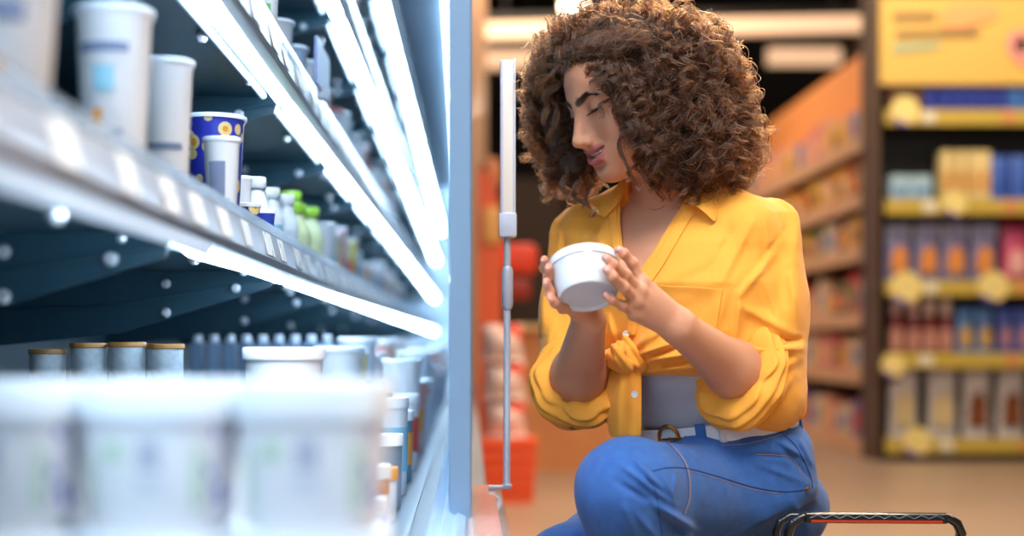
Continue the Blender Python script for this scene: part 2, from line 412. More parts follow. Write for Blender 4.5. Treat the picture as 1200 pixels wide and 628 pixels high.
tall_cup('small blue and orange cup beside the large blue leaf tub', (-.330, 2.12, zA), .0180, .065, [], cup=m_leaf)
tall_cup('tiny blue cup right of the blue leaf tub, before the white bottles', (-.316, 2.19, zA), .0165, .062, [], cup=m_bl)
tall_cup('slim white pot rising behind the small blue cups', (-.352, 2.20, zA), .0150, .115)
m_bw = mat('bottle_white', (226, 232, 240), rough=.3); m_cw = mat('cap_white', (244, 246, 250), rough=.3); m_lime = mat('cap_lime', (150, 196, 60), rough=.35)
m_bg = mat('bottle_pale_green', (216, 222, 172), rough=.35); m_brn = lab('brown', (70, 52, 40))
bottle('short white bottle with brown and yellow label, first of the white-capped three', (-.345, 2.30, zA), .0235, .125, m_bw, m_cw, None, m_brn)
bottle('white-capped bottle with pale blue label, middle of the white-capped three', (-.340, 2.44, zA), .0215, .123, m_bw, m_cw, None, m_sky)
bottle('white-capped bottle farthest of the three, beside the lime-capped bottles', (-.330, 2.56, zA), .0215, .124, m_bw, m_cw, None, lab('pale', (206, 216, 228)))
bottle('lime-capped bottle nearest the white-capped three', (-.335, 2.74, zA), .030, .125, m_bg, m_lime)
bottle('tallest lime-capped bottle, standing behind the nearest lime cap', (-.365, 2.90, zA), .032, .165, m_bw, m_lime)
bottle('lime-capped bottle farthest along the middle shelf', (-.345, 3.06, zA), .031, .148, m_bg, m_lime)
pal = [(m_wh, m_lid), (mat('pot_cream', (240, 232, 206), .4), m_lid), (mat('pot_pink', (232, 178, 170), .4), m_lid), (m_wh, mat('lid_red', (206, 70, 56), .4)), (mat('pot_lemon', (240, 222, 130), .4), m_cw), (mat('pot_ice', (206, 222, 238), .4), m_lid)]
zoo = [tall_cup('pale pot, part of the blurred far run of the middle shelf', (-.34, 3.25, zA), .034, .13, [], pal[i][1], pal[i][0], 'blurred pots on the middle shelf') for i in range(1)]
def row(zs, x0, y0, n, dy, hs, rs, label, grp, start=0, xj=.01):
    """a run of pots along a shelf; one of each colour is built, the rest are copies"""
    protos = []
    y = y0
    for k in range(n):
        i = (k*7+start) % len(pal) if k % 3 else 0
        h = random.uniform(*hs); r = random.uniform(*rs)
        loc = (x0-r+random.uniform(-xj, 0), y, zs)
        key = (i,)
        pr = next((p for kk, p in protos if kk == key), None)
        if pr is None:
            pr = tall_cup(label, loc, .035, .14, [(.3, .6, .2, .7, (m_ink, m_sky, m_or, m_gr, m_rd, m_bl)[i])], pal[i][1], pal[i][0], grp); protos.append((key, pr)); q = pr
        else: q = dup(pr, loc, random.uniform(-.2, .2))
        q.scale = (r/.035, r/.035, h/.14)
        y += dy+random.uniform(0, dy*.15)
row(zA, -.315, 3.22+.16, 22, .155, (.10, .16), (.028, .036), 'pale pot, part of the blurred far run of the middle shelf', 'blurred pots on the middle shelf')
row(zA, -.46, 2.35, 14, .20, (.15, .21), (.034, .042), 'pale tall pot in the second row behind the middle shelf bottles', 'second row pots on the middle shelf', 2)
row(HC+.441, -.308, 2.0, 24, .17, (.12, .20), (.030, .042), 'pale pot on the lit shelf one above the middle shelf', 'blurred pots one shelf up', 1)
row(HC+.781, -.300, 2.7, 20, .22, (.12, .17), (.034, .042), 'pale pot on the second shelf from the top of the case', 'blurred pots on the second highest shelf', 3)
row(HC+1.046, -.255, 3.6, 14, .27, (.12, .17), (.034, .042), 'pale pot on the highest shelf of the case', 'blurred pots on the highest shelf', 4)
# blue hanging price strip at the shelf above
t = thing('price_flag', 'clear lilac price strip clipped upright to the rail of the upper shelf', 'price strip', (-.272, 2.62, HC+.46))
obj('strip', box(bmesh.new(), -.003, .003, -.10, .12, 0, .085, .002), mat('lilac_strip', (168, 184, 236), .25, trans=.25), t)
obj('clip', box(bmesh.new(), -.008, .006, -.02, .02, -.012, .012, .002), m_cw, t)

# ---- bottom deck: big square buckets in the foreground
def bucket(label, loc, w_, h, marks=(), grp=None, rz=0):
    t = thing('bucket', label, 'bucket', loc, rz, grp)
    r = w_/2
    obj('body', lathe(bmesh.new(), [(0, 0), (r*.84, 0), (r*.86, .004), (r*.955, h-.022), (r*.96, h-.010)], 48, sq=4.0), m_wh, t, True)
    obj('lid', lathe(bmesh.new(), [(r*.965, h-.026), (r*1.0, h-.026), (r*1.01, h-.004), (r*.985, h), (r*.93, h), (r*.92, h-.003), (0, h-.003)], 48, sq=4.0), m_lid, t, True)
    for z0, z1, a, hw, m in marks:
        rr = lambda z: r*(.86+.095*z)+.0008
        band_part('print', rr(z0), rr(z1), h*z0, h*z1, m, t, FRT+a-hw, FRT+a+hw, 4.0)
    return t
BH = .1035
m_pg = lab('pale_green', (196, 220, 198)); m_pi = lab('pale_ink', (184, 190, 208)); m_ft = lab('faint', (212, 220, 234))
mk = [(.48, .60, -.42, .12, m_pg), (.42, .62, .05, .15, m_pi), (.74, .82, .05, .42, m_ft), (.30, .36, .05, .2, m_ft), (.10, .82, 1.15, .38, m_blob), (.16, .58, .66, .06, m_pg), (.16, .55, -.74, .05, m_pg)]
for i, (x, nm) in enumerate(((-.327, 'leftmost'), (-.2185, 'middle'), (-.1105, 'rightmost'))):
    z1 = DZP+BH+.0005
    lb = {'leftmost': 'upper white square bucket cut off by the left edge of the picture', 'middle': 'upper white square bucket in the middle of the foreground three', 'rightmost': 'upper white square bucket with blue printed flank, beside the air grille'}[nm]
    bucket('lower '+{'leftmost': 'white bucket under the bucket at the left edge', 'middle': 'white bucket under the middle foreground bucket', 'rightmost': 'white bucket under the rightmost foreground bucket'}[nm], (x, 1.02, DZP), .1065, BH, mk)
    bucket(lb, (x, 1.02, z1), .1065, BH, mk, None, -.06)
bucket('white bucket directly behind the leftmost foreground bucket', (-.33, 1.30, DZP), .11, BH+.06, mk)
bucket('white bucket with blue print, seen in the gap left of the middle bucket', (-.43, 1.45, DZP), .11, BH+.07, [(.05, .9, -.2, .9, m_blob)])
bucket('white bucket seen in the gap between the middle and rightmost buckets', (-.245, 1.45, DZP), .11, BH+.06, mk)
# white tub whose lid peeps over the buckets
def pot(label, loc, r, h, body, lidm, grp=None, bandm=None):
    t = thing('pot', label, 'pot', loc, 0, grp)
    obj('body', lathe(bmesh.new(), [(0, 0), (r*.86, 0), (r*.88, .003), (r*.96, h-.012)], 32), body, t, True)
    obj('lid', lathe(bmesh.new(), [(r*.97, h-.016), (r*1.02, h-.016), (r*1.03, h-.003), (r, h), (r*.92, h), (r*.90, h-.002), (0, h-.002)], 32), lidm, t, True)
    if bandm: band_part('print', r*.92, r*.94, h*.25, h*.7, bandm, t, FRT-1.6, FRT+1.6)
    return t
pot('lower white pot under the pot whose lid shows above the rightmost bucket', (-.250, 1.92, DZP), .056, .113, m_wh, m_cw)
pot('white pot whose lid rises above the rightmost foreground bucket', (-.250, 1.92, DZP+.1135), .0545, .115, m_wh, m_cw)
# silver drums with brown rims behind
m_drum = mat('drum_silver', (206, 216, 222), rough=.5, noise=.5, nscale=90, var2=(140, 156, 168)); m_rim = mat('drum_rim', (168, 118, 60), rough=.5)
p0 = None
nmz = ['first silver drum from the left, mostly in shadow', 'second silver drum with brown rim behind the middle bucket', 'third silver drum with brown rim and blue lid edge', 'fourth silver drum with brown rim, nearest the white lid']
for i, (px, top) in enumerate(((56, 408), (104, 401), (149, 400), (194, 402))):
    Yp = 2.05; x = (px-VX)*Yp/F; h = .076
    zt = HC-(top-VY)*Yp/F
    n = 3
    hh = (zt-DZP)/n-.0006
    for k in range(n):
        lb = nmz[i] if k == n-1 else ('silver drum %s under the %s drum of the row' % (('at the bottom', 'second up')[k], ('first', 'second', 'third', 'fourth')[i]))
        if k < n-1: lb = lb
        t = thing('drum', lb, 'drum', (x, Yp, DZP+k*(hh+.0006)))
        obj('body', lathe(bmesh.new(), [(0, 0), (.0245, 0), (.0250, .003), (.0255, hh-.006)], 28), m_drum, t, True)
        obj('rim', lathe(bmesh.new(), [(.0258, hh-.008), (.0272, hh-.007), (.0272, hh-.002), (.0262, hh-.0005), (.0245, hh-.0005), (.024, hh-.002), (0, hh-.002)], 28), m_rim, t, True)
m_crt = mat('carton_slate', (104, 128, 156), rough=.5); m_crl = mat('carton_pale', (206, 214, 226), rough=.5)
c0 = None
for k in range(9):
    px = 232+k*19; Yp = 3.15; x = (px-VX)*Yp/F
    loc = (x, Yp, DZP)
    if c0 is None:
        c0 = thing('carton', 'tall slate blue carton in the row at the back of the bottom deck', 'carton', loc, 0, 'slate cartons at the back of the deck')
        obj('body', box(bmesh.new(), -.0145, .0145, -.02, .02, 0, .235, .003), m_crt, c0)
        obj('cap', lathe(bmesh.new(), [(.010, .2355), (.010, .250), (.008, .252), (0, .252)], 16), m_crl, c0, True)
    else: dup(c0, loc, random.uniform(-.2, .2))
# along the deck's front edge
defs = [(-.105, 1.60, .026, .060, m_wh, m_cw, m_bl, 'white pot with violet print lowest beside the air grille'),
        (-.108, 1.74, .024, .085, mat('pot_orange', (226, 150, 60), .4), m_cw, None, 'orange pot with pale lid beside the air grille'),
        (-.106, 1.88, .024, .070, m_wh, mat('lid_amber', (226, 160, 80), .35), None, 'small white pot with amber lid along the air grille'),
        (-.108, 2.02, .026, .105, mat('pot_steel', (150, 160, 172), .35, .3), m_cw, None, 'steel grey pot with white lid along the deck edge'),
        (-.110, 2.20, .028, .150, m_wh, m_cw, m_sky, 'tall white pot with sky blue band along the deck edge'),
        (-.112, 2.40, .030, .120, mat('pot_teal', (100, 150, 170), .4), m_cw, m_or, 'teal pot with orange band beyond the sky blue banded pot'),
        (-.112, 2.62, .032, .140, m_wh, m_cw, m_rd, 'white pot with a red mark at the far deck edge')]
for x, y, r, h, b_, l_, k_, lb in defs: pot(lb, (x-.012, y, DZP), r, h, b_, l_, None, k_)
pot('wide white tub with blue band stacked beyond the foreground buckets', (-.19, 2.45, DZP), .055, .15, m_wh, m_cw, None, lab('blueband', (90, 150, 214)))
row(DZP, -.085, 2.80, 22, .19, (.12, .23), (.034, .05), 'pale pot in the far run along the bottom deck edge', 'far pots on the bottom deck', 1)
row(DZP, -.20, 2.70, 18, .20, (.20, .25), (.04, .05), 'pale tall pot in the second row of the bottom deck', 'second row pots on the bottom deck', 3)
# ================================================================ shelving beyond
m_black = mat('shelf_black', (20, 19, 18), rough=.6)
m_yrail = mat('rail_yellow', (214, 180, 84), rough=.4, noise=.15, nscale=8, var2=(196, 172, 66))
m_ysign = mat('sign_yellow', (236, 192, 96), rough=.5)
GY = 7.45
LV = [HC+(VY-y)*GY/F for y in (522, 422, 337, 242, 137)]   # rail centres
gx0, gx1 = 2.16, 4.4
g = thing('shelving_unit', 'black end shelving unit with yellow shelf edges and yellow header sign on the right', 'shelving', (3.2, 7.7, 0))
gW = Vector((3.2, 7.7, 0))
def gp(name, bm, m, parent=None, root=g, o0=gW, smooth=False):
    o = obj(name, bm, m, None, smooth); o.parent = parent or root
    if parent is None: o.matrix_parent_inverse = Matrix.Translation(-o0)
    return o
gp('base', box(bmesh.new(), gx0, gx1, GY+.02, GY+.28, 0, .085), m_black)
gp('back_panel', box(bmesh.new(), gx0, gx1, GY+.24, GY+.28, .085, 2.5), m_black)
gp('side_panel', box(bmesh.new(), gx0-.03, gx0, GY+.04, GY+.28, 0, 2.5), mat('side_brown', (96, 70, 50), .6))
gp('side_panel', box(bmesh.new(), gx1, gx1+.03, GY+.04, GY+.28, 0, 2.5), m_black)
m_bdg = mat('badge_yellow', (250, 226, 140), .4); m_bdv = mat('badge_violet', (128, 110, 190), .4); m_bdp = mat('badge_peach', (246, 180, 150), .4)
def badge(px, py, r_px):
    c = P(px, py, GY); r = r_px*GY/F
    def segm(a0, a1, m, name, parent, y0, y1, rr=r):
        pts = [(c[0]+rr*math.cos(a0+(a1-a0)*k/30), c[2]+rr*math.sin(a0+(a1-a0)*k/30)) for k in range(31 if a1-a0 < 6 else 30)]
        bm = bmesh.new(); prism(bm, pts, 'y', y0, y1); return gp(name, bm, m, parent)
    d = segm(0, 2*PI, m_bdg, 'price_badge', None, GY-.012, GY-.008)
    segm(-2.75, -1.25, m_bdv, 'violet_segment', d, GY-.0145, GY-.0122); segm(-1.25, -.50, m_bdp, 'peach_segment', d, GY-.0145, GY-.0122)
for px, py, r in ((1060, 130, 17), (1118, 238, 15), (1061, 337, 19), (1163, 336, 18), (1046, 428, 14), (1074, 517, 17)): badge(px, py, r)
tops = []
for i, zc in enumerate(LV):
    zt = zc+.030 if i else .115
    s = gp('shelf', box(bmesh.new(), gx0, gx1, GY+.012, GY+.24, zt-.03, zt), m_black)
    gp('price_rail', box(bmesh.new(), gx0+.02, gx1, GY, GY+.010, zc-.042, zc+.040, .003), m_yrail, s)
    for k in range(5):
        x = gx0+.25+.42*k+random.uniform(-.06, .06)
        gp('price_slip', box(bmesh.new(), x, x+.07, GY-.003, GY-.0004, zc-.03, zc+.03), mat('slip_%d' % (k % 2), ((236, 226, 200), (224, 150, 90))[k % 2], .5), s)
    tops.append(zt+.0015)
# header sign with its faint print
z0 = HC+(VY-92)*GY/F; z1 = HC+(VY+8)*GY/F
hd = gp('header_sign', box(bmesh.new(), gx0-.02, gx1, GY+.06, GY+.10, z0-.02, z1, .004), m_ysign)
def hq(pts, m, name):
    bm = bmesh.new(); prism(bm, [tuple(P(a, b, GY+.06)[[0, 2]]) for a, b in pts], 'y', GY+.048, GY+.0575); gp(name, bm, m, hd)
m_pt = mat('print_taupe', (150, 120, 92), .6)
def words(x0, y0, dx, dy, n, hgt, sl):
    """a line of small upright letter strokes, too soft in the photograph to read"""
    for k in range(n):
        x = x0+dx*k; y = y0+sl*k
        hq([(x, y+hgt), (x+dx*.22, y+hgt), (x+dx*.22, y), (x, y)], m_pt, 'letter_stroke')
        hq([(x+dx*.5, y+hgt), (x+dx*.70, y+hgt), (x+dx*.70, y), (x+dx*.5, y)], m_pt, 'letter_stroke')
        hq([(x+dx*.22, y+hgt*.6), (x+dx*.5, y+hgt*.6), (x+dx*.5, y+hgt*.4), (x+dx*.22, y+hgt*.4)], m_pt, 'letter_stroke')
words(1047, 15, 7.2, 0, 7, 10, -.05); words(1050, 36, 8.2, 0, 12, 10, -.2)
hq([(1046, 61), (1100, 56), (1101, 51), (1047, 54)], mat('print_teal', (150, 196, 170), .6), 'underline')
hq([(1102, 20), (1106, 32), (1118, 35), (1160, 25), (1169, 15), (1164, 6), (1120, 6), (1106, 10)], mat('print_salmon', (252, 178, 110), .6), 'flash')
hq([(1178, 52), (1182, 64), (1192, 74), (1204, 80), (1216, 60), (1208, 32), (1196, 38), (1186, 34)], mat('print_pink', (240, 160, 150), .6), 'flash')
hq([(1188, 52), (1192, 62), (1200, 62), (1204, 48), (1196, 42)], mat('print_mauve', (196, 150, 150), .6), 'flash')

# ---------------------------------------------------------------- packets on the end unit
def pouch(label, loc, w_, h, m_body, m_pic, grp, m_top=None, dep=.05, kind='snack_pouch', cat='pouch'):
    t = thing(kind, label, cat, loc, 0, grp)
    bm = bmesh.new(); nx, nz = 8, 10
    for s in (-1, 1):
        vs = [[bm.verts.new(((i/nx-.5)*w_*(1-.05*math.sin(PI*j/nz)), s*dep*.5*(math.sin(PI*i/nx)**.6)*(math.sin(PI*(j/nz)*.93+.06)**.6 if 0 < j < nz else (.9 if j == 0 else 0)), h*j/nz)) for i in range(nx+1)] for j in range(nz+1)]
        for A, B in zip(vs, vs[1:]):
            for i in range(nx): bm.faces.new((A[i], A[i+1], B[i+1], B[i]))
    bmesh.ops.remove_doubles(bm, verts=bm.verts, dist=.0005)
    obj('body', bm, m_body, t, True, 60)
    if m_pic:
        bm = bmesh.new(); prism(bm, [(-.30*w_, h*.16), (.30*w_, h*.16), (.30*w_, h*.5), (.12*w_, h*.62), (-.22*w_, h*.56), (-.30*w_, h*.4)], 'y', -dep*.5-.003, -dep*.5+.012); obj('picture', bm, m_pic, t)
    if m_top:
        bm = bmesh.new(); prism(bm, [(-.46*w_, h*.74), (.46*w_, h*.74), (.46*w_, h*.95), (-.46*w_, h*.95)], 'y', -dep*.32, -dep*.05); obj('header_print', bm, m_top, t)
    return t
def run(make, xs, y, z, labels, grp):
    first = None
    for k, x in enumerate(xs):
        lb = labels[k] if k < len(labels) else labels[-1]
        if first is None: first = make((x, y, z), lb, grp)
        else: dup(first, (x, y, z), random.uniform(-.06, .06), lb, grp)
def gx(px): return (px-VX)*(GY+.12)/F
yy = GY+.12
m_pw = mat('pouch_white', (226, 214, 204), .5, noise=.1, nscale=12)
run(lambda l, lb, g_: pouch(lb, l, .155, .50*.78, m_pw, mat('pic_oat', (222, 196, 140), .5), g_, mat('hdr_grey', (196, 190, 190), .5)), [gx(1058), gx(1103)], yy, tops[0], ['left white pouch with oat picture on the lowest shelf of the end unit', 'second white pouch with oat picture on the lowest shelf of the end unit'], 'white oat pouches')
run(lambda l, lb, g_: pouch(lb, l, .15, .50*.80, m_pw, mat('pic_chestnut', (132, 70, 30), .5), g_, mat('hdr_grey', (196, 190, 190), .5)), [gx(1144), gx(1184), gx(1224), gx(1264)], yy, tops[0], ['white pouch with brown and orange picture beside the oat pouches', 'white pouch with brown and orange picture at the right edge of the picture', 'white pouch with brown picture beyond the right edge'], 'white pouches with brown picture')
for px, lb in ((1150, 'orange fruit sticker on the first brown-pictured pouch'), (1190, 'orange fruit sticker on the second brown-pictured pouch')):
    pass
m_rb = mat('bottle_red', (132, 36, 26), .3, coat=.4); m_cp = mat('cap_cream', (232, 200, 184), .4)
def sauce(l, lb, g_):
    t = thing('sauce_bottle', lb, 'bottle', l, 0, g_)
    obj('body', lathe(bmesh.new(), [(0, 0), (.036, 0), (.038, .01), (.038, .15), (.034, .18), (.022, .21), (.019, .22)], 24), m_rb, t, True)
    obj('cap', lathe(bmesh.new(), [(.027, .205), (.029, .21), (.027, .30), (.022, .31), (0, .31)], 20), m_cp, t, True)
    band_part('label', .038, .038, .02, .13, mat('label_rose', (214, 150, 130), .5), t, FRT-1.4, FRT+1.4)
    return t
run(sauce, [gx(1050), gx(1070), gx(1089), gx(1108)], yy, tops[1], ['tallest red sauce bottle at the left end of the second lowest shelf', 'second red sauce bottle from the left of its shelf', 'third red sauce bottle from the left of its shelf', 'fourth red sauce bottle, next to the blue packets'], 'red sauce bottles')
for o in [o for o in COL.objects if o.name.startswith('sauce_bottle')][:1]: o.scale = (1.06, 1.06, 1.06)
m_bp = mat('packet_blue', (70, 120, 196), .4, noise=.3, nscale=14, var2=(120, 170, 220))
run(lambda l, lb, g_: pouch(lb, l, .095, .245, m_bp, mat('pic_gold', (226, 176, 90), .5), g_), [gx(1130), gx(1153)], yy, tops[1], ['first blue packet with golden picture right of the sauce bottles', 'second blue packet with golden picture right of the sauce bottles'], 'blue packets with golden picture')
run(lambda l, lb, g_: pouch(lb, l, .088, .245, mat('packet_indigo', (84, 104, 190), .4), mat('pic_rose', (196, 140, 150), .5), g_), [gx(1177), gx(1198), gx(1220), gx(1242)], yy, tops[1], ['first indigo packet beyond the golden-pictured packets', 'second indigo packet at the right edge of the picture', 'indigo packet beyond the right edge'], 'indigo packets')
m_nv = mat('pouch_navy', (66, 74, 148), .4, noise=.4, nscale=9, var2=(170, 168, 196))
run(lambda l, lb, g_: pouch(lb, l, .142, .315, m_nv, mat('pic_orange', (236, 150, 70), .5), g_, mat('hdr_lilac', (178, 176, 196), .5)), [gx(1052), gx(1086), gx(1118), gx(1152)], yy, tops[2], ['leftmost navy pouch with orange picture on the middle shelf of the end unit', 'second navy pouch with orange picture on that shelf', 'third navy pouch with orange picture on that shelf', 'rightmost navy pouch with orange picture, beside the pink pouch'], 'navy pouches')
run(lambda l, lb, g_: pouch(lb, l, .14, .29, mat('pouch_pink', (226, 90, 130), .4), mat('pic_pale_pink', (246, 180, 170), .5), g_), [gx(1190), gx(1226)], yy, tops[2], ['pink pouch at the right edge of the middle shelf', 'pink pouch beyond the right edge'], 'pink pouches')
pouch('dark crimson bag leaning above the pink pouch', (gx(1196), yy+.075, tops[2]), .17, .36, mat('bag_crimson', (168, 40, 60), .4), None, None)
m_cb = mat('box_cream', (242, 216, 150), .5); m_lb = mat('box_ice', (176, 206, 220), .5)
def packet(l, lb, g_, w_, h, m, mp, d=.10):
    t = thing('packet', lb, 'packet', l, 0, g_)
    obj('box', box(bmesh.new(), -w_/2, w_/2, -d/2, d/2, 0, h, .004), m, t)
    obj('print', box(bmesh.new(), -w_*.36, w_*.36, -d/2-.0015, -d/2+.001, h*.2, h*.6), mp, t)
    return t
run(lambda l, lb, g_: packet(l, lb, g_, .105, .14, m_lb, mat('p_bl', (120, 160, 200), .5)), [gx(1052), gx(1077)], yy, tops[3], ['pale blue low box at the left of the fourth shelf', 'pale blue low box next to the cream packets'], 'pale blue low boxes')
run(lambda l, lb, g_: packet(l, lb, g_, .054, .27, m_cb, mat('p_or', (226, 160, 80), .5)), [gx(1106), gx(1122), gx(1138), gx(1151)], yy, tops[3], ['first cream packet of four on the fourth shelf', 'second cream packet of four on the fourth shelf', 'third cream packet of four on the fourth shelf', 'fourth cream packet, touching the royal blue bags'], 'cream packets')
run(lambda l, lb, g_: pouch(lb, l, .105, .25, mat('bag_royal', (40, 76, 180), .4, noise=.4, nscale=14, var2=(90, 130, 214)), None, g_), [gx(1170), gx(1195), gx(1222)], yy, tops[3], ['royal blue bag right of the cream packets', 'royal blue bag at the right edge of the fourth shelf', 'royal blue bag beyond the right edge'], 'royal blue bags')
def can(l, lb, g_, m, r=.030):
    t = thing('can', lb, 'can', l, 0, g_)
    obj('body', lathe(bmesh.new(), [(0, 0), (r*.9, 0), (r, .008), (r, .13), (r*.9, .142)], 24), m, t, True)
    obj('lid', lathe(bmesh.new(), [(r*.92, .141), (r*.92, .148), (r*.8, .148), (r*.8, .144), (0, .144)], 24), mat('can_lid', (220, 206, 190), .3, .6), t, True)
    return t
ords = ['first', 'second', 'third', 'fourth', 'fifth', 'sixth']
run(lambda l, lb, g_: can(l, lb, g_, mat('can_blue', (58, 74, 176), .35)), [gx(x) for x in (1090, 1107, 1123, 1139, 1155, 1171)], yy, tops[4], ['%s blue can from the left under the header sign' % o for o in ords], 'blue cans')
run(lambda l, lb, g_: can(l, lb, g_, mat('can_azure', (74, 130, 210), .35)), [gx(x) for x in (1188, 1204, 1220)], yy, tops[4], ['azure can right of the blue cans under the header sign', 'azure can at the right edge under the header sign', 'azure can beyond the right edge'], 'azure cans')
run(lambda l, lb, g_: can(l, lb, g_, mat('can_brown', (110, 70, 48), .4)), [gx(x) for x in (1046, 1060, 1074)], yy, tops[4], ['%s brown can left of the blue cans' % o for o in ords], 'brown cans')

# ================================================================ the long run of shelving behind the end unit
rx = 2.20
rn = thing('shelving_run', 'long run of wooden-toned shelves receding behind the woman', 'shelving', (2.4, 10, 0)); rW = Vector((2.4, 10, 0))
m_oak = mat('shelf_oak', (196, 132, 90), rough=.5, noise=.2, nscale=6)
m_pea = mat('panel_peach', (244, 158, 92), rough=.55)
ry0, ry1 = 7.80, 14.4
RL = [HC+(VY-y)*7.85/F for y in (522, 440, 372, 292, 228, 160)]
gp('base', box(bmesh.new(), rx+.03, rx+.5, ry0, ry1, 0, RL[0]-.05), m_black, None, rn, rW)
gp('back_panel', box(bmesh.new(), rx+.46, rx+.5, ry0, ry1, RL[0]-.05, 2.2), mat('run_back', (70, 48, 36), .7), None, rn, rW)
gp('side_panel', box(bmesh.new(), rx, rx+.5, ry0-.03, ry0, 0, 2.05), mat('side_brown', (96, 70, 50), .6), None, rn, rW)
gp('header_panel', box(bmesh.new(), rx+.18, rx+.24, ry0+.3, ry1, RL[5]+.03, RL[5]+.62, .01), m_pea, None, rn, rW)
PALN = [('orange', (240, 140, 56)), ('peach', (244, 186, 146)), ('red', (216, 74, 58)), ('cream', (240, 214, 176)), ('yellow', (246, 190, 76)), ('green', (130, 140, 74)), ('blue', (116, 140, 188)), ('brown', (140, 82, 52)), ('pink', (240, 150, 140)), ('violet', (150, 110, 160))]
order = [[3, 1, 3, 8, 3, 9, 3, 1], [1, 3, 2, 8, 3, 3, 1, 8], [1, 3, 7, 1, 8, 2, 5, 3], [5, 4, 7, 3, 5, 4, 1, 3], [4, 0, 4, 0, 4, 7, 0, 1], [8, 1, 4, 1, 8, 6, 1, 8]]
lvl = ['lowest', 'second lowest', 'third', 'fourth', 'second highest', 'highest']
proto = {}
for i, zc in enumerate(RL):
    s = gp('shelf', box(bmesh.new(), rx+.012, rx+.46, ry0, ry1, zc-.02, zc+.012), m_oak, None, rn, rW)
    gp('price_rail', box(bmesh.new(), rx, rx+.011, ry0, ry1, zc-.055, zc+.03, .003), mat('rail_peach', (222, 158, 112), .45, noise=.25, nscale=5, var2=(240, 200, 160)), s)
    gap = (RL[i+1] if i < 5 else zc+.42)-zc
    y = ry0+.12; k = 0
    while y < ry1-.12 and k < 26:
        c = order[i][(k//2*3+k) % 8]; nm, rgb = PALN[c]
        h = min(gap-.09, random.uniform(.17, .27)); w_ = random.uniform(.13, .19)
        key = nm
        if key not in proto:
            t = thing('packet', 'x', 'packet', (0, 0, 0))
            obj('box', box(bmesh.new(), -.06, .06, -.08, .08, 0, .24, .008), mat('pk_'+nm, rgb, .5, noise=.2, nscale=14), t)
            q2 = PALN[(c+3) % 10]
            obj('print', box(bmesh.new(), -.0615, -.058, -.06, .06, .06, .16), mat('pk2_'+nm, q2[1], .5), t)
            proto[key] = t; q = t; t.location = (rx+.10, y, zc+.0135)
        else: q = dup(proto[key], (rx+.10, y, zc+.0135))
        q.scale = (1, w_/.17, h/.24)
        q['label'] = 'blurred %s packet on the %s shelf of the run behind the woman' % (nm, lvl[i])
        q['group'] = '%s packets on the %s shelf of the run' % (nm, lvl[i])
        y += w_+random.uniform(.01, .03); k += 1

# ================================================================ red promotion stand, seen between case and woman
m_red = mat('stand_red', (232, 66, 30), rough=.5); m_ro = mat('stand_orange', (236, 96, 44), .5)
SY = 6.3
def sp(px, py): return P(px, py, SY)
cx_ = sp(566, 0)[0]
t = thing('display_stand', 'tall orange-red promotion stand between the chilled case and the woman', 'stand', (cx_+.02, SY, 0))
zz = lambda py: HC+(VY-py)*SY/F
bm = bmesh.new(); prism(bm, [(-.044, 0), (.06, 0), (.06, zz(262)), (.045, zz(235)), (.03, zz(218)), (-.02, zz(205)), (-.044, zz(200))], 'y', -.10, .10); obj('column', bm, m_ro, t)
obj('topper', lathe(bmesh.new(), [(0, -.075), (.03, -.068), (.046, -.03), (.048, .01), (.038, .052), (.02, .068), (0, .072)], 24, (.015, 0, zz(203))), mat('topper_peach', (206, 128, 84), .6), t, True)
obj('arm', box(bmesh.new(), .02, .22, -.05, .05, zz(322), zz(286), .03), m_red, t, True)
obj('arm_block', box(bmesh.new(), .03, .19, -.07, .03, zz(352), zz(326), .02), mat('stand_dark_red', (150, 40, 22), .5), t, True)
obj('panel', box(bmesh.new(), -.02, .055, -.125, -.095, zz(288), zz(245), .008), mat('panel_amber', (236, 170, 90), .5), t, True)
m_bagw = spots('bag_white_red', (236, 200, 186), (226, 70, 40), 9, .36, .5)
ch = P(588, 512, 5.6)[2]
m_bagw = spots('bag_white_red', (240, 206, 192), (222, 62, 36), 17, .42, .5)
for k in range(3):
    c = P(590, 0, 5.6)
    pouch(['top white and red bag of three beside the promotion stand', 'middle white and red bag of three beside the promotion stand', 'lowest white and red bag of three beside the promotion stand'][k], (c[0]-.004+.006*k, 5.6, ch+.003+(2-k)*.148), .165, .144, m_bagw, None, None, None, .15, 'bag', 'bag')
c = P(584, 541, 5.6)
obj_ = thing('crate', 'orange plastic crate under the white and red bags', 'crate', (c[0], 5.6, 0))
bm = bmesh.new(); prism(bm, [(-.068, .0), (.13, 0), (.15, ch), (-.078, ch)], 'y', -.12, .12); obj('body', bm, m_ro, obj_)
for k in range(4):
    obj('rib', box(bmesh.new(), -.070, .135, -.128, -.1195, .05+k*ch/4.6, .065+k*ch/4.6), m_red, obj_)
c = P(612, 440, 7.2)
t = thing('display_table', 'amber cloth covered table behind the slim post', 'table', (c[0]+.12, 7.2, 0))
hT = HC+(VY-388)*7.2/F
bm = bmesh.new(); prism(bm, [(-.32, 0), (.32, 0), (.30, hT), (-.30, hT)], 'y', -.3, .3); obj('cloth', bm, mat('cloth_amber', (222, 160, 100), .7, noise=.3, nscale=7, var2=(206, 118, 62)), t)
obj('top', box(bmesh.new(), -.33, .33, -.33, .33, hT, hT+.03, .006), mat('top_sand', (240, 196, 130), .6), t)
# warm brown far panel glimpsed in the dark
structure(boxo('trim_far_panel', .25, .9, 13.6, 13.7, 0, 2.2, mat('far_panel', (74, 52, 34), .7, noise=.5, nscale=2, var2=(44, 32, 22))))
structure(boxo('trim_beige_post', P(551, 0, 9)[0]-.02, P(570, 0, 9)[0], 9.0, 9.08, 0, 3.9, mat('beige_post', (206, 160, 124), .6)))
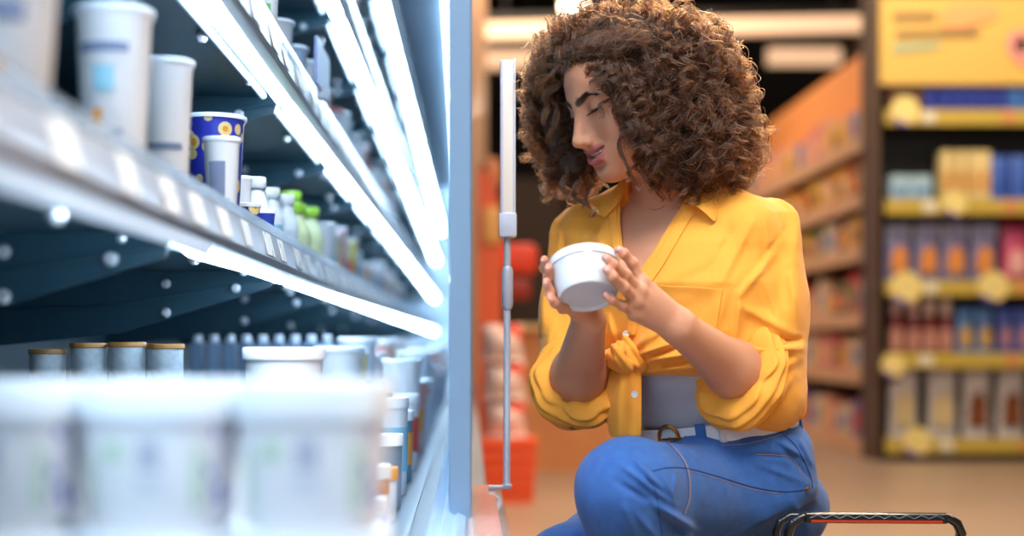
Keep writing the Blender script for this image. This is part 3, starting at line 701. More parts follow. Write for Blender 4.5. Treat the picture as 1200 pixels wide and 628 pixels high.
# ================================================================ implicit-surface modelling kit
def smin(a, b, k):
    h = np.clip(.5+.5*(b-a)/k, 0, 1)
    return b*(1-h)+a*h-k*h*(1-h)
def smax(a, b, k): return -smin(-a, -b, k)
def seg(p, a, b):
    a = np.asarray(a, float); b = np.asarray(b, float); ab = b-a
    t = np.clip(((p-a)@ab)/max(ab@ab, 1e-12), 0, 1)
    return np.linalg.norm(p-a-t[:, None]*ab, axis=1), t
def cone(p, a, b, ra, rb):
    d, t = seg(p, a, b); return d-(ra+(rb-ra)*t)
def chain(p, pts, rs, k=.004):
    d = None
    for i in range(len(pts)-1):
        e = cone(p, pts[i], pts[i+1], rs[i], rs[i+1])
        d = e if d is None else smin(d, e, k)
    return d
def ell(p, c, r, R=None):
    q = p-np.asarray(c)
    if R is not None: q = q@R           # columns of R are the axes
    r = np.asarray(r)
    k0 = np.linalg.norm(q/r, axis=1); k1 = np.linalg.norm(q/(r*r), axis=1)
    return k0*(k0-1)/np.maximum(k1, 1e-9)
def torus(p, c, ax, R, r, xa=None, sx=1.0):
    q = p-np.asarray(c); ax = np.asarray(ax)/np.linalg.norm(ax)
    h = q@ax; pl = q-h[:, None]*ax
    if xa is not None:                   # stretched along xa
        xa = xa-ax*(xa@ax); xa /= np.linalg.norm(xa)
        pl = pl-np.outer(pl@xa*(1-1/sx), xa)
    return np.hypot(np.linalg.norm(pl, axis=1)-R, h)-r
def vnoise(p, scale, seed=0):
    """smooth value noise in -1..1"""
    q = p*scale+seed*17.31
    i = np.floor(q).astype(np.int64); f = q-i; f = f*f*(3-2*f)
    def hsh(ix, iy, iz):
        n = (ix*73856093) ^ (iy*19349663) ^ (iz*83492791) ^ (seed*2654435)
        n = (n ^ (n >> 13))*1274126177 & 0x7fffffff
        return (n % 10007)/5003.5-1
    r = 0
    for dx in (0, 1):
        for dy in (0, 1):
            for dz in (0, 1):
                w_ = (f[:, 0] if dx else 1-f[:, 0])*(f[:, 1] if dy else 1-f[:, 1])*(f[:, 2] if dz else 1-f[:, 2])
                r = r+w_*hsh(i[:, 0]+dx, i[:, 1]+dy, i[:, 2]+dz)
    return r
def topx(p):
    return np.stack([VX+F*p[:, 0]/p[:, 1], VY-F*(p[:, 2]-HC)/p[:, 1]], 1)
def near(p, lo, hi, m=.03):
    return not (np.any(p.max(0) < np.asarray(lo)-m) or np.any(p.min(0) > np.asarray(hi)+m))
EDG = [(0, 1), (2, 3), (4, 5), (6, 7), (0, 2), (1, 3), (4, 6), (5, 7), (0, 4), (1, 5), (2, 6), (3, 7)]
COR = np.array([(x, y, z) for z in (0, 1) for y in (0, 1) for x in (0, 1)])
def mesh_sdf(fn, lo, hi, h, B=16):
    """surface nets over the cells near the zero level -> (verts, quads)"""
    lo = np.asarray(lo, float); hi = np.asarray(hi, float)
    nb = np.ceil((hi-lo)/(h*B)).astype(int)
    N = nb*B+4
    bi = np.stack(np.meshgrid(*[np.arange(n) for n in nb], indexing='ij'), -1).reshape(-1, 3)
    cen = lo+(bi*B+B/2)*h
    R = h*(B/2+1.5)*1.75+.012
    keep = []
    for s in range(0, len(cen), 512):     # coarse culling in small neighbourhoods
        c = cen[s:s+512]; v = fn(c); keep.append(np.abs(v) < R)
    bi = bi[np.concatenate(keep)]
    loc = np.stack(np.meshgrid(*[np.arange(B+2)]*3, indexing='ij'), -1).reshape(-1, 3)
    ids, pos, quads = [], [], []
    n2 = B+2
    for b in bi:
        base = b*B-1
        pts = lo+(base+loc)*h
        v = fn(pts).reshape(n2, n2, n2)
        if v.min() > 0 or v.max() < 0: continue
        ins = v < 0
        cnt = sum(ins[x:n2-1+x, y:n2-1+y, z:n2-1+z].astype(np.int8) for x, y, z in COR)
        ci = np.argwhere((cnt > 0) & (cnt < 8))
        if not len(ci): continue
        cv = np.stack([v[ci[:, 0]+x, ci[:, 1]+y, ci[:, 2]+z] for x, y, z in COR], 1)
        acc = np.zeros((len(ci), 3)); num = np.zeros(len(ci))
        for a, c in EDG:
            va, vc = cv[:, a], cv[:, c]; m = (va < 0) != (vc < 0)
            t = np.where(m, va/np.where(m, va-vc, 1), 0)[:, None]
            acc += np.where(m[:, None], COR[a]+(COR[c]-COR[a])*t, 0); num += m
        gi = ci+base+1
        ids.append((gi[:, 0]*N[1]+gi[:, 1])*N[2]+gi[:, 2])
        pos.append(lo+(ci+base+acc/num[:, None])*h)
        def gid(q): q = q+base+1; return (q[:, 0]*N[1]+q[:, 1])*N[2]+q[:, 2]
        core = slice(1, B+1)
        for ax in range(3):
            s0 = ins[core, core, core]
            sl = [core]*3; sl[ax] = slice(2, B+2); s1 = ins[tuple(sl)]
            e = np.argwhere(s0 != s1)
            if not len(e): continue
            flip = ~s0[e[:, 0], e[:, 1], e[:, 2]]
            e = e+1; u, w_ = (ax+1) % 3, (ax+2) % 3
            eu = np.zeros(3, int); eu[u] = 1; ew = np.zeros(3, int); ew[w_] = 1
            q = np.stack([gid(e-eu-ew), gid(e-ew), gid(e), gid(e-eu)], 1)
            q[flip] = q[flip][:, ::-1]
            quads.append(q)
    ids = np.concatenate(ids); pos = np.concatenate(pos); quads = np.concatenate(quads)
    uid, ix = np.unique(ids, return_index=True)
    return pos[ix], np.searchsorted(uid, quads)
def np_mesh(name, V, Q, smooth=True):
    me = bpy.data.meshes.new(name)
    me.vertices.add(len(V)); me.vertices.foreach_set('co', np.ascontiguousarray(V, np.float32).ravel())
    k = Q.shape[1]
    me.loops.add(Q.size); me.loops.foreach_set('vertex_index', np.ascontiguousarray(Q, np.int32).ravel())
    me.polygons.add(len(Q)); me.polygons.foreach_set('loop_start', np.arange(0, Q.size, k, dtype=np.int32))
    me.polygons.foreach_set('loop_total', np.full(len(Q), k, np.int32))
    if smooth: me.polygons.foreach_set('use_smooth', np.ones(len(Q), bool))
    me.update(calc_edges=True); me.validate()
    return me
def relax(V, Q, it=2, lam=.5):
    e = np.concatenate([Q[:, [0, 1]], Q[:, [1, 2]], Q[:, [2, 3]], Q[:, [3, 0]]])
    for _ in range(it):
        s = np.zeros_like(V); c = np.zeros(len(V))
        for a, b in ((0, 1), (1, 0)):
            for k in range(3): s[:, k] += np.bincount(e[:, a], V[e[:, b], k], len(V))
            c += np.bincount(e[:, a], minlength=len(V))
        V = V+lam*(s/np.maximum(c, 1)[:, None]-V)
    return V
def largest(V, Q):
    """keep the one connected surface, dropping stray crumbs"""
    lab = np.arange(len(V))
    while True:
        m = lab[Q].min(1); new = lab.copy()
        for k in range(4): np.minimum.at(new, Q[:, k], m)
        new = new[new]
        if np.array_equal(new, lab): break
        lab = new
    best = np.bincount(lab).argmax(); kv = lab == best
    idx = np.cumsum(kv)-1
    return V[kv], idx[Q[kv[Q[:, 0]]]]
def sdf_obj(name, fn, lo, hi, h, m, parent, it=2, color=None):
    V, Q = largest(*mesh_sdf(fn, lo, hi, h))
    V = relax(V, Q, it)
    me = np_mesh(name, V, Q)
    if color is not None:
        at = me.attributes.new('tint', 'FLOAT_COLOR', 'POINT')
        at.data.foreach_set('color', np.c_[color(V), np.ones(len(V))].astype(np.float32).ravel())
    o = link(name, me, m, parent)
    return o, BVHTree.FromPolygons([tuple(v) for v in V], [tuple(q) for q in Q])
def hit(bvh, px, py, off=0.0):
    """the point of a surface seen at a pixel, lifted off it along its normal"""
    d = Vector(P(px, py, 1.0))-Vector((0, 0, HC)); d.normalize()
    l, n, i, t = bvh.ray_cast(Vector((0, 0, HC)), d)
    if l is None: return None
    if n.dot(d) > 0: n = -n
    return np.array(l+n*off)
# ================================================================ the woman
Q = globals().get('QUAL', 1.0)
woman = thing('person', 'curly-haired woman crouching in knotted yellow shirt and blue jeans, holding a white tub', 'person', (.33, 2.25, 0))
wroot = Vector((.33, 2.25, 0))
def adopt(o, parent=woman):
    o.parent = parent
    o.matrix_parent_inverse = Matrix.Translation(-wroot)
    return o
def sub(o, part):
    o.parent = part; return o
# ---- frames
TH = math.radians(32)
L_ = np.array([math.cos(TH), -math.sin(TH), 0]); F_ = np.array([-math.sin(TH), -math.cos(TH), 0])
HS = 1.03
PSI, PIT, ROL = math.radians(65), math.radians(20), math.radians(3)
fh = np.array([-math.sin(PSI), -math.cos(PSI), 0]); hl = np.array([math.cos(PSI), -math.sin(PSI), 0]); uz = np.array([0, 0, 1.0])
hf = fh*math.cos(PIT)-uz*math.sin(PIT); hu = uz*math.cos(PIT)+fh*math.sin(PIT)
hl, hu = hl*math.cos(ROL)+hu*math.sin(ROL), hu*math.cos(ROL)-hl*math.sin(ROL)
HO = W(740, 114, -.02)
HR = np.stack([hl, hf, hu], 1)
def to_head(p): return ((p-HO)@HR)/HS
def from_head(q): return HO+HS*(np.asarray(q)@HR.T)

# ---- torso outline: centre line with half widths
CL = [  # px, py, dy, half width, half depth
    (792, 205, .05, .060, .055), (790, 236, .05, .085, .060), (792, 256, .045, .150, .080), (794, 290, .035, .172, .108),
    (798, 335, .02, .170, .124), (806, 390, .01, .150, .112), (822, 440, .005, .128, .100), (842, 498, .02, .128, .098), (860, 545, .08, .112, .085), (868, 590, .10, .10, .075)]
CLp = np.array([W(a, b, c) for a, b, c, _, _ in CL]); CLw = np.array([c[3] for c in CL]); CLd = np.array([c[4] for c in CL])
_o = np.argsort(CLp[:, 2])
def torso(p, grow=0.0, gz=None):
    z = p[:, 2]; zs = CLp[_o, 2]
    cx = np.interp(z, zs, CLp[_o, 0]); cy = np.interp(z, zs, CLp[_o, 1])
    a = np.interp(z, zs, CLw[_o])+grow; b = np.interp(z, zs, CLd[_o])+grow
    q = np.stack([p[:, 0]-cx, p[:, 1]-cy], 1)
    x = q@L_[:2]; y = q@F_[:2]
    k = (np.abs(x/a)**2.3+np.abs(y/b)**2.3)**(1/2.3)
    d = (k-1)*np.minimum(a, b)
    return smax(d, np.maximum(z-zs[-1], zs[0]-z), .03)
# ---- joints
SHR, ELR, WRR = W(680, 270, .10), W(672, 470, .02), W(690, 376, -.18)
SHL, ELL, WRL = W(890, 266, -.05), W(890, 456, -.06), W(796, 384, -.235)
NKa, NKb = from_head((0, -.03, -.075)), W(787, 248, .035)

LIPU = [(0, .0975, -.0555), (.014, .0945, -.0545), (.0330, .0770, -.0515)]
LIPL = [(0, .0960, -.0735), (.015, .0915, -.0695), (.0330, .0765, -.0525)]
def lips(q2):
    up = smin(cone(q2, LIPU[0], LIPU[1], .0046, .0045), cone(q2, LIPU[1], LIPU[2], .0045, .0017), .004)
    lo_ = smin(cone(q2, LIPL[0], LIPL[1], .0062, .0056), cone(q2, LIPL[1], LIPL[2], .0054, .0016), .004)
    return up, lo_
EYX, EYY, EYZ = .0285, .0780, .0030
def head_sdf(p):
    q = to_head(p); q2 = q.copy(); q2[:, 0] = np.abs(q2[:, 0])        # mirrored halves
    d = ell(q, (0, -.012, .030), (.074, .094, .086))
    d = smin(d, ell(q, (0, .040, .035), (.060, .052, .050)), .03)
    d = smin(d, ell(q, (0, .028, -.028), (.060, .060, .076)), .03)
    d = smin(d, ell(q, (0, .034, -.070), (.045, .050, .038)), .025)
    d = smin(d, ell(q, (0, .074, -.093), (.023, .018, .017)), .022)
    d = smin(d, ell(q2, (.038, .060, -.034), (.023, .025, .023)), .022)    # cheeks
    d = smin(d, ell(q2, (.038, .050, -.060), (.016, .020, .024)), .02)
    d = smin(d, cone(q2, (.010, .086, .017), (.040, .072, .017), .009, .008), .016)   # brow ridge
    d = smax(d, -ell(q2, (EYX+.001, EYY+.028, EYZ+.001), (.019, .018, .0115)), .014)  # sockets
    e = ell(q2, (EYX, EYY, EYZ), (.0150, .0125, .0108))               # lids over the eyes
    e = smax(e, -(cone(q2, (EYX-.012, EYY+.0150, EYZ-.0060), (EYX+.015, EYY+.0060, EYZ-.0040), .0013, .0013)), .0012)
    e = smax(e, -(cone(q2, (EYX-.012, EYY+.0150, EYZ+.0080), (EYX+.014, EYY+.0070, EYZ+.0088), .0010, .0010)), .0016)
    d = smin(d, e, .004)
    n = cone(q, (0, .089, .012), (0, .1105, -.032), .0070, .0072)          # nose
    n = smin(n, cone(q, (0, .078, .004), (0, .090, -.036), .0110, .0135), .010)
    n = smin(n, ell(q, (0, .1120, -.0385), (.0076, .0090, .0074)), .008)
    n = smin(n, ell(q2, (.0105, .0985, -.0420), (.0068, .0105, .0068)), .007)
    n = smin(n, cone(q, (0, .105, -.046), (0, .095, -.053), .0042, .0050), .005)
    n = smax(n, -ell(q2, (.0062, .1035, -.0490), (.0032, .0058, .0036)), .002)
    d = smin(d, n, .012)
    d = smin(d, ell(q, (0, .062, -.064), (.041, .032, .026)), .014)       # mouth mound
    d = smax(d, -cone(q, (0, .108, -.051), (0, .103, -.056), .0018, .0020), .004)  # philtrum
    up, lo_ = lips(q2)
    d = smin(d, up, .004); d = smin(d, lo_, .005)
    gap = smin(cone(q2, (0, .102, -.0640), (.014, .0985, -.0615), .0046, .0042), cone(q2, (.014, .0985, -.0615), (.0310, .0810, -.0522), .0042, .0010), .002)
    gap = smin(gap, cone(q2, (0, .093, -.0640), (.016, .089, -.0615), .0050, .0042), .002)
    d = smax(d, -gap, .0015)
    teeth = ell(q, (0, .0640, -.0610), (.0300, .0315, .0072))
    teeth = teeth+.0004*np.cos(q[:, 0]*2*PI/.0075)
    d = np.minimum(d, teeth)
    d = smax(d, -ell(q, (0, .094, -.0825), (.016, .006, .0045)), .008)     # below the lower lip
    fold = cone(q2, (.016, .097, -.040), (.037, .076, -.052), .0012, .0012)   # smile crease
    d = d+.0012*np.exp(-(np.maximum(fold, 0)/.003)**2)
    ear = ell(q2, (.074, -.012, -.012), (.007, .016, .028))
    d = smin(d, ear, .006)
    return d*HS
def face_tint(V):
    q = to_head(V); q2 = q.copy(); q2[:, 0] = np.abs(q2[:, 0])
    base = np.array(lin((203, 144, 112)))
    c = np.tile(base, (len(V), 1))
    def blend(m, rgb):
        nonlocal c
        c = c*(1-m[:, None])+np.array(lin(rgb))*m[:, None]
    inh = np.linalg.norm(q, axis=1) < .16
    blush = np.clip(1-np.linalg.norm((q2-(.045, .06, -.035))/(.026, .03, .02), axis=1), 0, 1)*.35
    blend(np.where(inh, blush, 0), (205, 120, 100))
    up, lo_ = lips(q2)
    lip = np.clip((.0022-np.minimum(up, lo_))/.0018, 0, 1)
    blend(np.where(inh, lip, 0), (178, 98, 92))
    tee = (ell(q, (0, .0640, -.0610), (.0305, .0320, .0078)) < .0006) & (np.minimum(up, lo_) > .0012) & inh
    blend(tee*1.0, (244, 238, 228))
    lash = np.clip((.0020-cone(q2, (EYX-.012, EYY+.0145, EYZ-.0060), (EYX+.0155, EYY+.0060, EYZ-.0040), .0007, .0011))/.0014, 0, 1)
    blend(np.where(inh, lash, 0), (40, 24, 18))
    lid = np.clip(1-np.linalg.norm((q2-(EYX, EYY+.01, EYZ+.003))/(.02, .012, .010), axis=1), 0, 1)*.5
    blend(np.where(inh, lid, 0), (170, 112, 92))
    br = smin(cone(q2, (.010, .097, .0160), (.029, .088, .0235), .0040, .0038), cone(q2, (.029, .088, .0235), (.047, .068, .0185), .0038, .0016), .002)
    blend(np.where(inh, np.clip((.0022-br)/.002, 0, 1)*.85, 0), (50, 32, 24))
    # fingertips and knuckles a little pinker
    for T in TIPS:
        m = np.clip(1-np.linalg.norm(V-T, axis=1)/.018, 0, 1)
        blend(m*.45, (222, 132, 112))
    for T, n in NAILS:
        m = np.clip((.0056-np.linalg.norm(V-T, axis=1))/.0012, 0, 1)
        blend(m*.75, (236, 178, 164))
    return c
# ---- hands
TC = W(686.5, 328, -.265)                       # middle of the held tub
TAX = np.array([-.06, .50, .865]); TAX /= np.linalg.norm(TAX)
TR = .0475
def hp(l): return [W(*a) for a in l]
# left hand: back towards the lens, fingers laid on the tub
LH = dict(
    index=(hp([(752, 331, -.262), (741, 308, -.268), (731, 297, -.276), (725, 292, -.280)]), [.0082, .0074, .0066, .0056]),
    middle=(hp([(749, 341, -.272), (733, 322, -.292), (718, 310, -.312), (710, 302, -.318)]), [.0086, .0077, .0069, .0058]),
    ring=(hp([(745, 353, -.272), (731, 337, -.298), (718, 324, -.318), (711, 316, -.322)]), [.0083, .0075, .0067, .0057]),
    pinky=(hp([(744, 367, -.262), (729, 358, -.284), (717, 351, -.298), (710, 346, -.302)]), [.0076, .0066, .0060, .0052]))
LP = [(WRL, (.0255, .011))]
RH = dict(
    index=(hp([(668, 338, -.205), (645, 326, -.222), (638, 314, -.248), (638, 304, -.262)]), [.0082, .0075, .0067, .0057]),
    middle=(hp([(669, 346, -.210), (648, 337, -.240), (643, 325, -.268), (643, 313, -.280)]), [.0086, .0077, .0069, .0058]),
    ring=(hp([(671, 354, -.216), (652, 351, -.250), (644, 341, -.278), (640, 330, -.288)]), [.0083, .0076, .0068, .0057]),
    pinky=(hp([(676, 364, -.222), (660, 361, -.258), (651, 355, -.276), (645, 349, -.284)]), [.0080, .0072, .0064, .0055]))
TIPS = [f[0][-1] for H in (LH, RH) for f in H.values()]
NAILS = []
for H in (LH, RH):
    for f in H.values():
        a, b = f[0][-2], f[0][-1]; t = (b-a)/np.linalg.norm(b-a)
        view = np.array([0, -1, 0]) if H is LH else np.array([-.5, -.85, 0])
        n = view-t*(view@t); n /= np.linalg.norm(n)
        NAILS.append((b+n*f[1][-1]+t*.000, n))
def hand_sdf(p, H, WR, back, thumb, tr):
    d = None
    for nm, (pts, rs) in H.items():
        # metacarpal from the wrist to each knuckle
        w0 = WR+(pts[0]-H['ring'][0][0])*.42
        e = cone(p, w0, pts[0], .0145, .0105)
        d = e if d is None else smin(d, e, .010)
    for nm, (pts, rs) in H.items():
        f = chain(p, pts, rs, .003)
        for j in (1, 2):                            # knuckle swell
            f = smin(f, np.linalg.norm(p-pts[j]-back*.0015, axis=1)-rs[j]*1.03, .003)
        d = smin(d, f, .0045)
        d = smin(d, np.linalg.norm(p-pts[0]-back*.003, axis=1)-.0088, .007)
    d = smin(d, chain(p, thumb, tr, .005), .008)
    return nails(d, p)
for T, n in NAILS: pass
THL = hp([(783, 368, -.215), (758, 345, -.205), (738, 322, -.205), (727, 310, -.205)])
THR = hp([(690, 362, -.185), (702, 345, -.190), (716, 330, -.195), (722, 322, -.198)])
lbk = np.array([.15, -.95, -.2]); rbk = np.array([-.7, .5, -.4])
def nails(d, p):
    for T, n in NAILS:
        r = np.linalg.norm(p-T, axis=1)
        d = d-.0006*np.exp(-(r/.0040)**4)+.0007*np.exp(-((r-.0056)/.0010)**2)
    return d
def arm_sdf(p, S, E, Wr, k):
    S = S+np.array([0, 0, -.02]); d = smin(cone(p, S, E, .036, .036), cone(p, E, E+(Wr-E)*.35, .040, .0400), .02)
    return smin(d, cone(p, E+(Wr-E)*.3, Wr, .0405, .0245), .02)
ELBB = {}
def bb(pts, m):
    a = np.array(pts); return a.min(0)-m, a.max(0)+m
BBh = bb([from_head((x, y, z)) for x in (-.09, .09) for y in (-.12, .14) for z in (-.13, .13)], .0)
BBL = bb([q for f in LH.values() for q in f[0]]+[WRL]+THL, .03); BBR = bb([q for f in RH.values() for q in f[0]]+[WRR]+THR, .03)
BAL = bb([SHL, ELL, WRL], .06); BAR = bb([SHR, ELR, WRR], .06)
# legs
HPL, KNL, ANL = W(880, 594, .07), W(735, 574, -.235), None
ANL = KNL+np.array([.09, .13, -.36])
HPR, KNR = W(820, 585, .16), W(667, 674, -.09)
ANR = np.array([KNR[0]+.07, KNR[1]+.34, .12])
BLG = bb([HPL, KNL, ANL, HPR, KNR, ANR], .1)
def body_sdf(p):
    d = torso(p, -.012)
    # collar bones and neck
    d = smin(d, cone(p, NKa, NKb, .050, .056), .035)
    d = smin(d, cone(p, W(790, 246, .05), SHL+np.array([-.035, 0, -.016]), .042, .034), .02)
    d = smin(d, cone(p, W(788, 246, .05), SHR+np.array([.035, 0, -.016]), .042, .034), .02)
    if near(p, *BBh): d = smin(d, head_sdf(p), .02)
    for bbx, S, E, Wr, k in ((BAL, SHL, ELL, WRL, 1), (BAR, SHR, ELR, WRR, 1)):
        if near(p, *bbx): d = smin(d, arm_sdf(p, S, E, Wr, k), .02)
    if near(p, *BBL):
        d = smin(d, hand_sdf(p, LH, WRL, lbk, THL, [.0135, .0105, .0090, .0075]), .012)
    if near(p, *BBR):
        d = smin(d, hand_sdf(p, RH, WRR, rbk, THR, [.0135, .0105, .0090, .0075]), .012)
    if near(p, *BLG):
        for H_, K_, A_ in ((HPL, KNL, ANL), (HPR, KNR, ANR)):
            d = smin(d, smin(cone(p, H_, K_, .072, .050), cone(p, K_, A_, .050, .034), .02), .03)
    return d
m_skin = mat('skin', (203, 144, 112), rough=.48, spec=.4, sss=.10, bump=.06, bscale=900)
nt = m_skin.node_tree; a_ = nt.nodes.new('ShaderNodeAttribute'); a_.attribute_name = 'tint'
nt.links.new(a_.outputs['Color'], nt.nodes['Principled BSDF'].inputs['Base Color'])
blo = np.minimum.reduce([BBh[0], BBL[0], BBR[0], BAL[0], BAR[0], BLG[0], CLp.min(0)-.18]); bhi = np.maximum.reduce([BBh[1], BAL[1], BAR[1], BLG[1], CLp.max(0)+.18])
blo[2] = max(blo[2], .02)
body, body_bvh = sdf_obj('body', body_sdf, blo, bhi, .0017*Q, m_skin, None, 1, face_tint)
adopt(body)

# ---- undershirt
m_under = mat('grey_jersey', (188, 190, 202), rough=.9, bump=.35, bscale=700, noise=.12, nscale=300)
def under_sdf(p):
    d = torso(p, -.0055)
    t = topx(p)
    z0, z1 = W(800, 316, 0)[2], W(800, 520, 0)[2]
    return smax(d+.0012*vnoise(p, 40, 3), np.maximum(p[:, 2]-z0, z1-p[:, 2]), .006)
under, _ = sdf_obj('undershirt', under_sdf, (CLp.min(0)-.2), (CLp.max(0)+.2), .0030*Q, m_under, None, 2)
adopt(under)

# ---- shirt
def polyd(t, poly):
    """signed distance (metres at the woman) to a closed outline in the view"""
    poly = np.array(poly, float); n = len(poly); d = np.full(len(t), 1e9); s = np.ones(len(t))
    for i in range(n):
        a, b = poly[i], poly[i-1]
        e = b-a; w_ = t-a; h = np.clip((w_@e)/(e@e), 0, 1)
        d = np.minimum(d, ((w_-h[:, None]*e)**2).sum(1))
        c1 = t[:, 1] >= a[1]; c2 = t[:, 1] < b[1]; c3 = e[0]*w_[:, 1] > e[1]*w_[:, 0]
        al = (c1 & c2 & c3) | (~c1 & ~c2 & ~c3); s[al] *= -1
    return s*np.sqrt(d)/750
VNECK = [(727, 200), (727, 262), (731, 300), (735, 322), (744, 324), (762, 300), (780, 270), (797, 244), (806, 225), (812, 200)]
FOLDS = [  # x0,y0,x1,y1, width px, height m (pulls towards the knot, sleeve folds)
    (738, 420, 800, 398, 4, .0060), (742, 428, 822, 412, 4, .0065), (748, 436, 818, 430, 4, .0050), (755, 404, 790, 372, 4, .004), (742, 410, 768, 384, 4, .0045),
    (758, 426, 812, 420, 3, -.005), (752, 418, 806, 403, 3, -.005),
    (722, 410, 712, 370, 4, .004), (716, 418, 704, 372, 4, .004),
    (868, 345, 905, 300, 5, .003), (862, 398, 866, 345, 5, .0045), (872, 360, 930, 392, 6, .0040), (885, 410, 938, 408, 6, .008), (880, 402, 936, 398, 4, -.005), (905, 440, 936, 420, 6, .004), (902, 470, 930, 440, 6, .004),
    (905, 255, 930, 300, 7, .0010), (880, 262, 846, 330, 5, .0025), (868, 256, 830, 318, 5, -.0018), (850, 345, 838, 390, 5, .003), (835, 345, 812, 392, 5, -.003), (845, 352, 800, 396, 4, .0025), (825, 345, 786, 376, 4, -.002),
    (655, 275, 648, 340, 6, .003), (670, 280, 664, 380, 6, .0035), (686, 280, 684, 300, 5, .003), (640, 320, 634, 390, 5, .003), (650, 380, 636, 420, 6, .004), (700, 280, 706, 300, 5, .003),
    (925, 310, 936, 380, 6, .0025), (895, 320, 915, 380, 7, .003), (780, 330, 835, 300, 7, .0018)]
CUL = ELL+(WRL-ELL)*.20; CUR = ELR+(WRR-ELR)*.20
axL = (WRL-ELL)/np.linalg.norm(WRL-ELL); axR = (WRR-ELR)/np.linalg.norm(WRR-ELR)
def folds(p, d):
    t = topx(p)
    fr = p[:, 1] < 2.37
    for x0, y0, x1, y1, w_, h in FOLDS:
        a = np.array([x0, y0], float); b = np.array([x1, y1], float); e = b-a
        u = np.clip(((t-a)@e)/(e@e), 0, 1); r = np.linalg.norm(t-a-u[:, None]*e, axis=1)
        d = d-np.where(fr, 1.7*h*np.exp(-(r/w_)**2)*(.35+.65*np.sin(PI*np.clip(u, .04, .96))), 0)
    return d
TOPK = W(728, 420, -.075)
def sleeve(p, S, E, r0, r1, bulge):
    d = smin(cone(p, S, S+(E-S)*.55, r0, r1), cone(p, S+(E-S)*.45, E+bulge, r1, r1*1.02), .03)
    return d
def shirt_sdf(p):
    t = topx(p)
    d = torso(p, .006)
    d = smin(d, cone(p, W(790, 238, .05), SHL+np.array([-.02, 0, -.002]), .058, .052), .03)
    d = smin(d, cone(p, W(788, 238, .05), SHR+np.array([.02, 0, -.002]), .058, .052), .03)
    # shirt blouses out over the knot at her left side
    d = smin(d, ell(p, W(800, 408, -.075), (.065, .05, .035)), .03)
    hem = W(800, 441, 0)[2]+.10*np.clip((p-CLp[6])@L_, -.2, .05)*0
    back = (p-CLp[6])@F_
    cut = np.where(back > -.03, W(800, 440, -.08)[2], W(800, 480, .1)[2])-p[:, 2]
    d = smax(d, cut, .012)
    dl = sleeve(p, SHL+np.array([-.004, 0, -.004]), ELL, .060, .066, np.array([.004, .0, -.004]))
    dr = sleeve(p, SHR+np.array([.006, 0, -.004]), ELR, .056, .056, np.array([0, 0, .010]))
    # sleeve mouths: hollow around the forearms
    for E, ax in ((ELL, axL), (ELR, axR)):
        pass
    dl = smax(dl, -cone(p, ELL+axL*.012, WRL, .046, .050), .008)
    dr = smax(dr, -cone(p, ELR+axR*.012, WRR, .046, .050), .008)
    # planes where the sleeves stop, behind the cuffs
    dl = smax(dl, (p-(CUL+axL*.018))@axL, .01)
    dr = smax(dr, (p-(CUR+axR*.018))@axR, .01)
    d = smin(d, dl, .040); d = smin(d, dr, .034)
    # armhole seam
    dd, _ = seg(p, W(920, 268, -.08), W(862, 342, -.14)); d = d+.0014*np.exp(-(dd/.004)**2)
    dd, _ = seg(p, W(862, 342, -.14), W(858, 400, -.13)); d = d+.0040*np.exp(-(dd/.006)**2)
    d = folds(p, d)
    d = d+.0022*vnoise(p, 26, 1)+.0013*np.abs(vnoise(p@np.array([[.8, .3, 0], [-.3, .8, .2], [.1, -.2, .45]]), 75, 2))
    # the open neck
    v = smax(polyd(t, VNECK), p[:, 1]-2.262, .004)
    d = smax(d, -v, .003)
    d = smax(d, -cone(p, NKa, W(789, 240, .045), .060, .066), .006)
    return d
m_shirt = mat('yellow_linen', (240, 163, 54), rough=.78, noise=.0, bump=.25, bscale=420, sheen=.15)
slo = np.minimum.reduce([SHR, ELR, CUR, CLp[:8].min(0)])-.16; shi = np.maximum.reduce([SHL, ELL, CLp[:8].max(0)])+.14
slo[2] = W(800, 520, .1)[2]; shi[2] = W(800, 195, .05)[2]+.01
shirt, shirt_bvh = sdf_obj('shirt', shirt_sdf, slo, shi, .0022*Q, m_shirt, None, 1)
adopt(shirt)

# rolled cuffs
def cuff_sdf(c, ax, R, r, seed, xa, sx):
    def fn(p):
        q = p-c; h = q@ax; ang = np.arctan2(q@np.cross(ax, (0, 0, 1.0)), q[:, 2])
        d = torus(p, c, ax, R, r, xa, sx)
        d = d+.0038*np.sin(ang*7+h*60+2*vnoise(p, 14, seed))*np.clip(.5+.5*vnoise(p, 12, seed+5), 0, 1)
        d = d+.0020*np.sin(h*2*PI/.012+3*vnoise(p, 18, seed+9))+.0028*vnoise(p, 32, seed+2)
        return d
    return fn
for nm, c, ax, R, r, sd, sx in (('L', CUL+axL*.012, axL, .052, .0225, 11, 1.16), ('R', CUR+axR*.010, axR, .052, .0205, 23, 1.08)):
    pr = np.array([0, 0, 1.0])
    o, _ = sdf_obj('cuff', cuff_sdf(c, ax, R, r, sd, pr, sx), c-.105, c+.105, .0022*Q, m_shirt, None, 2)
    sub(o, shirt)
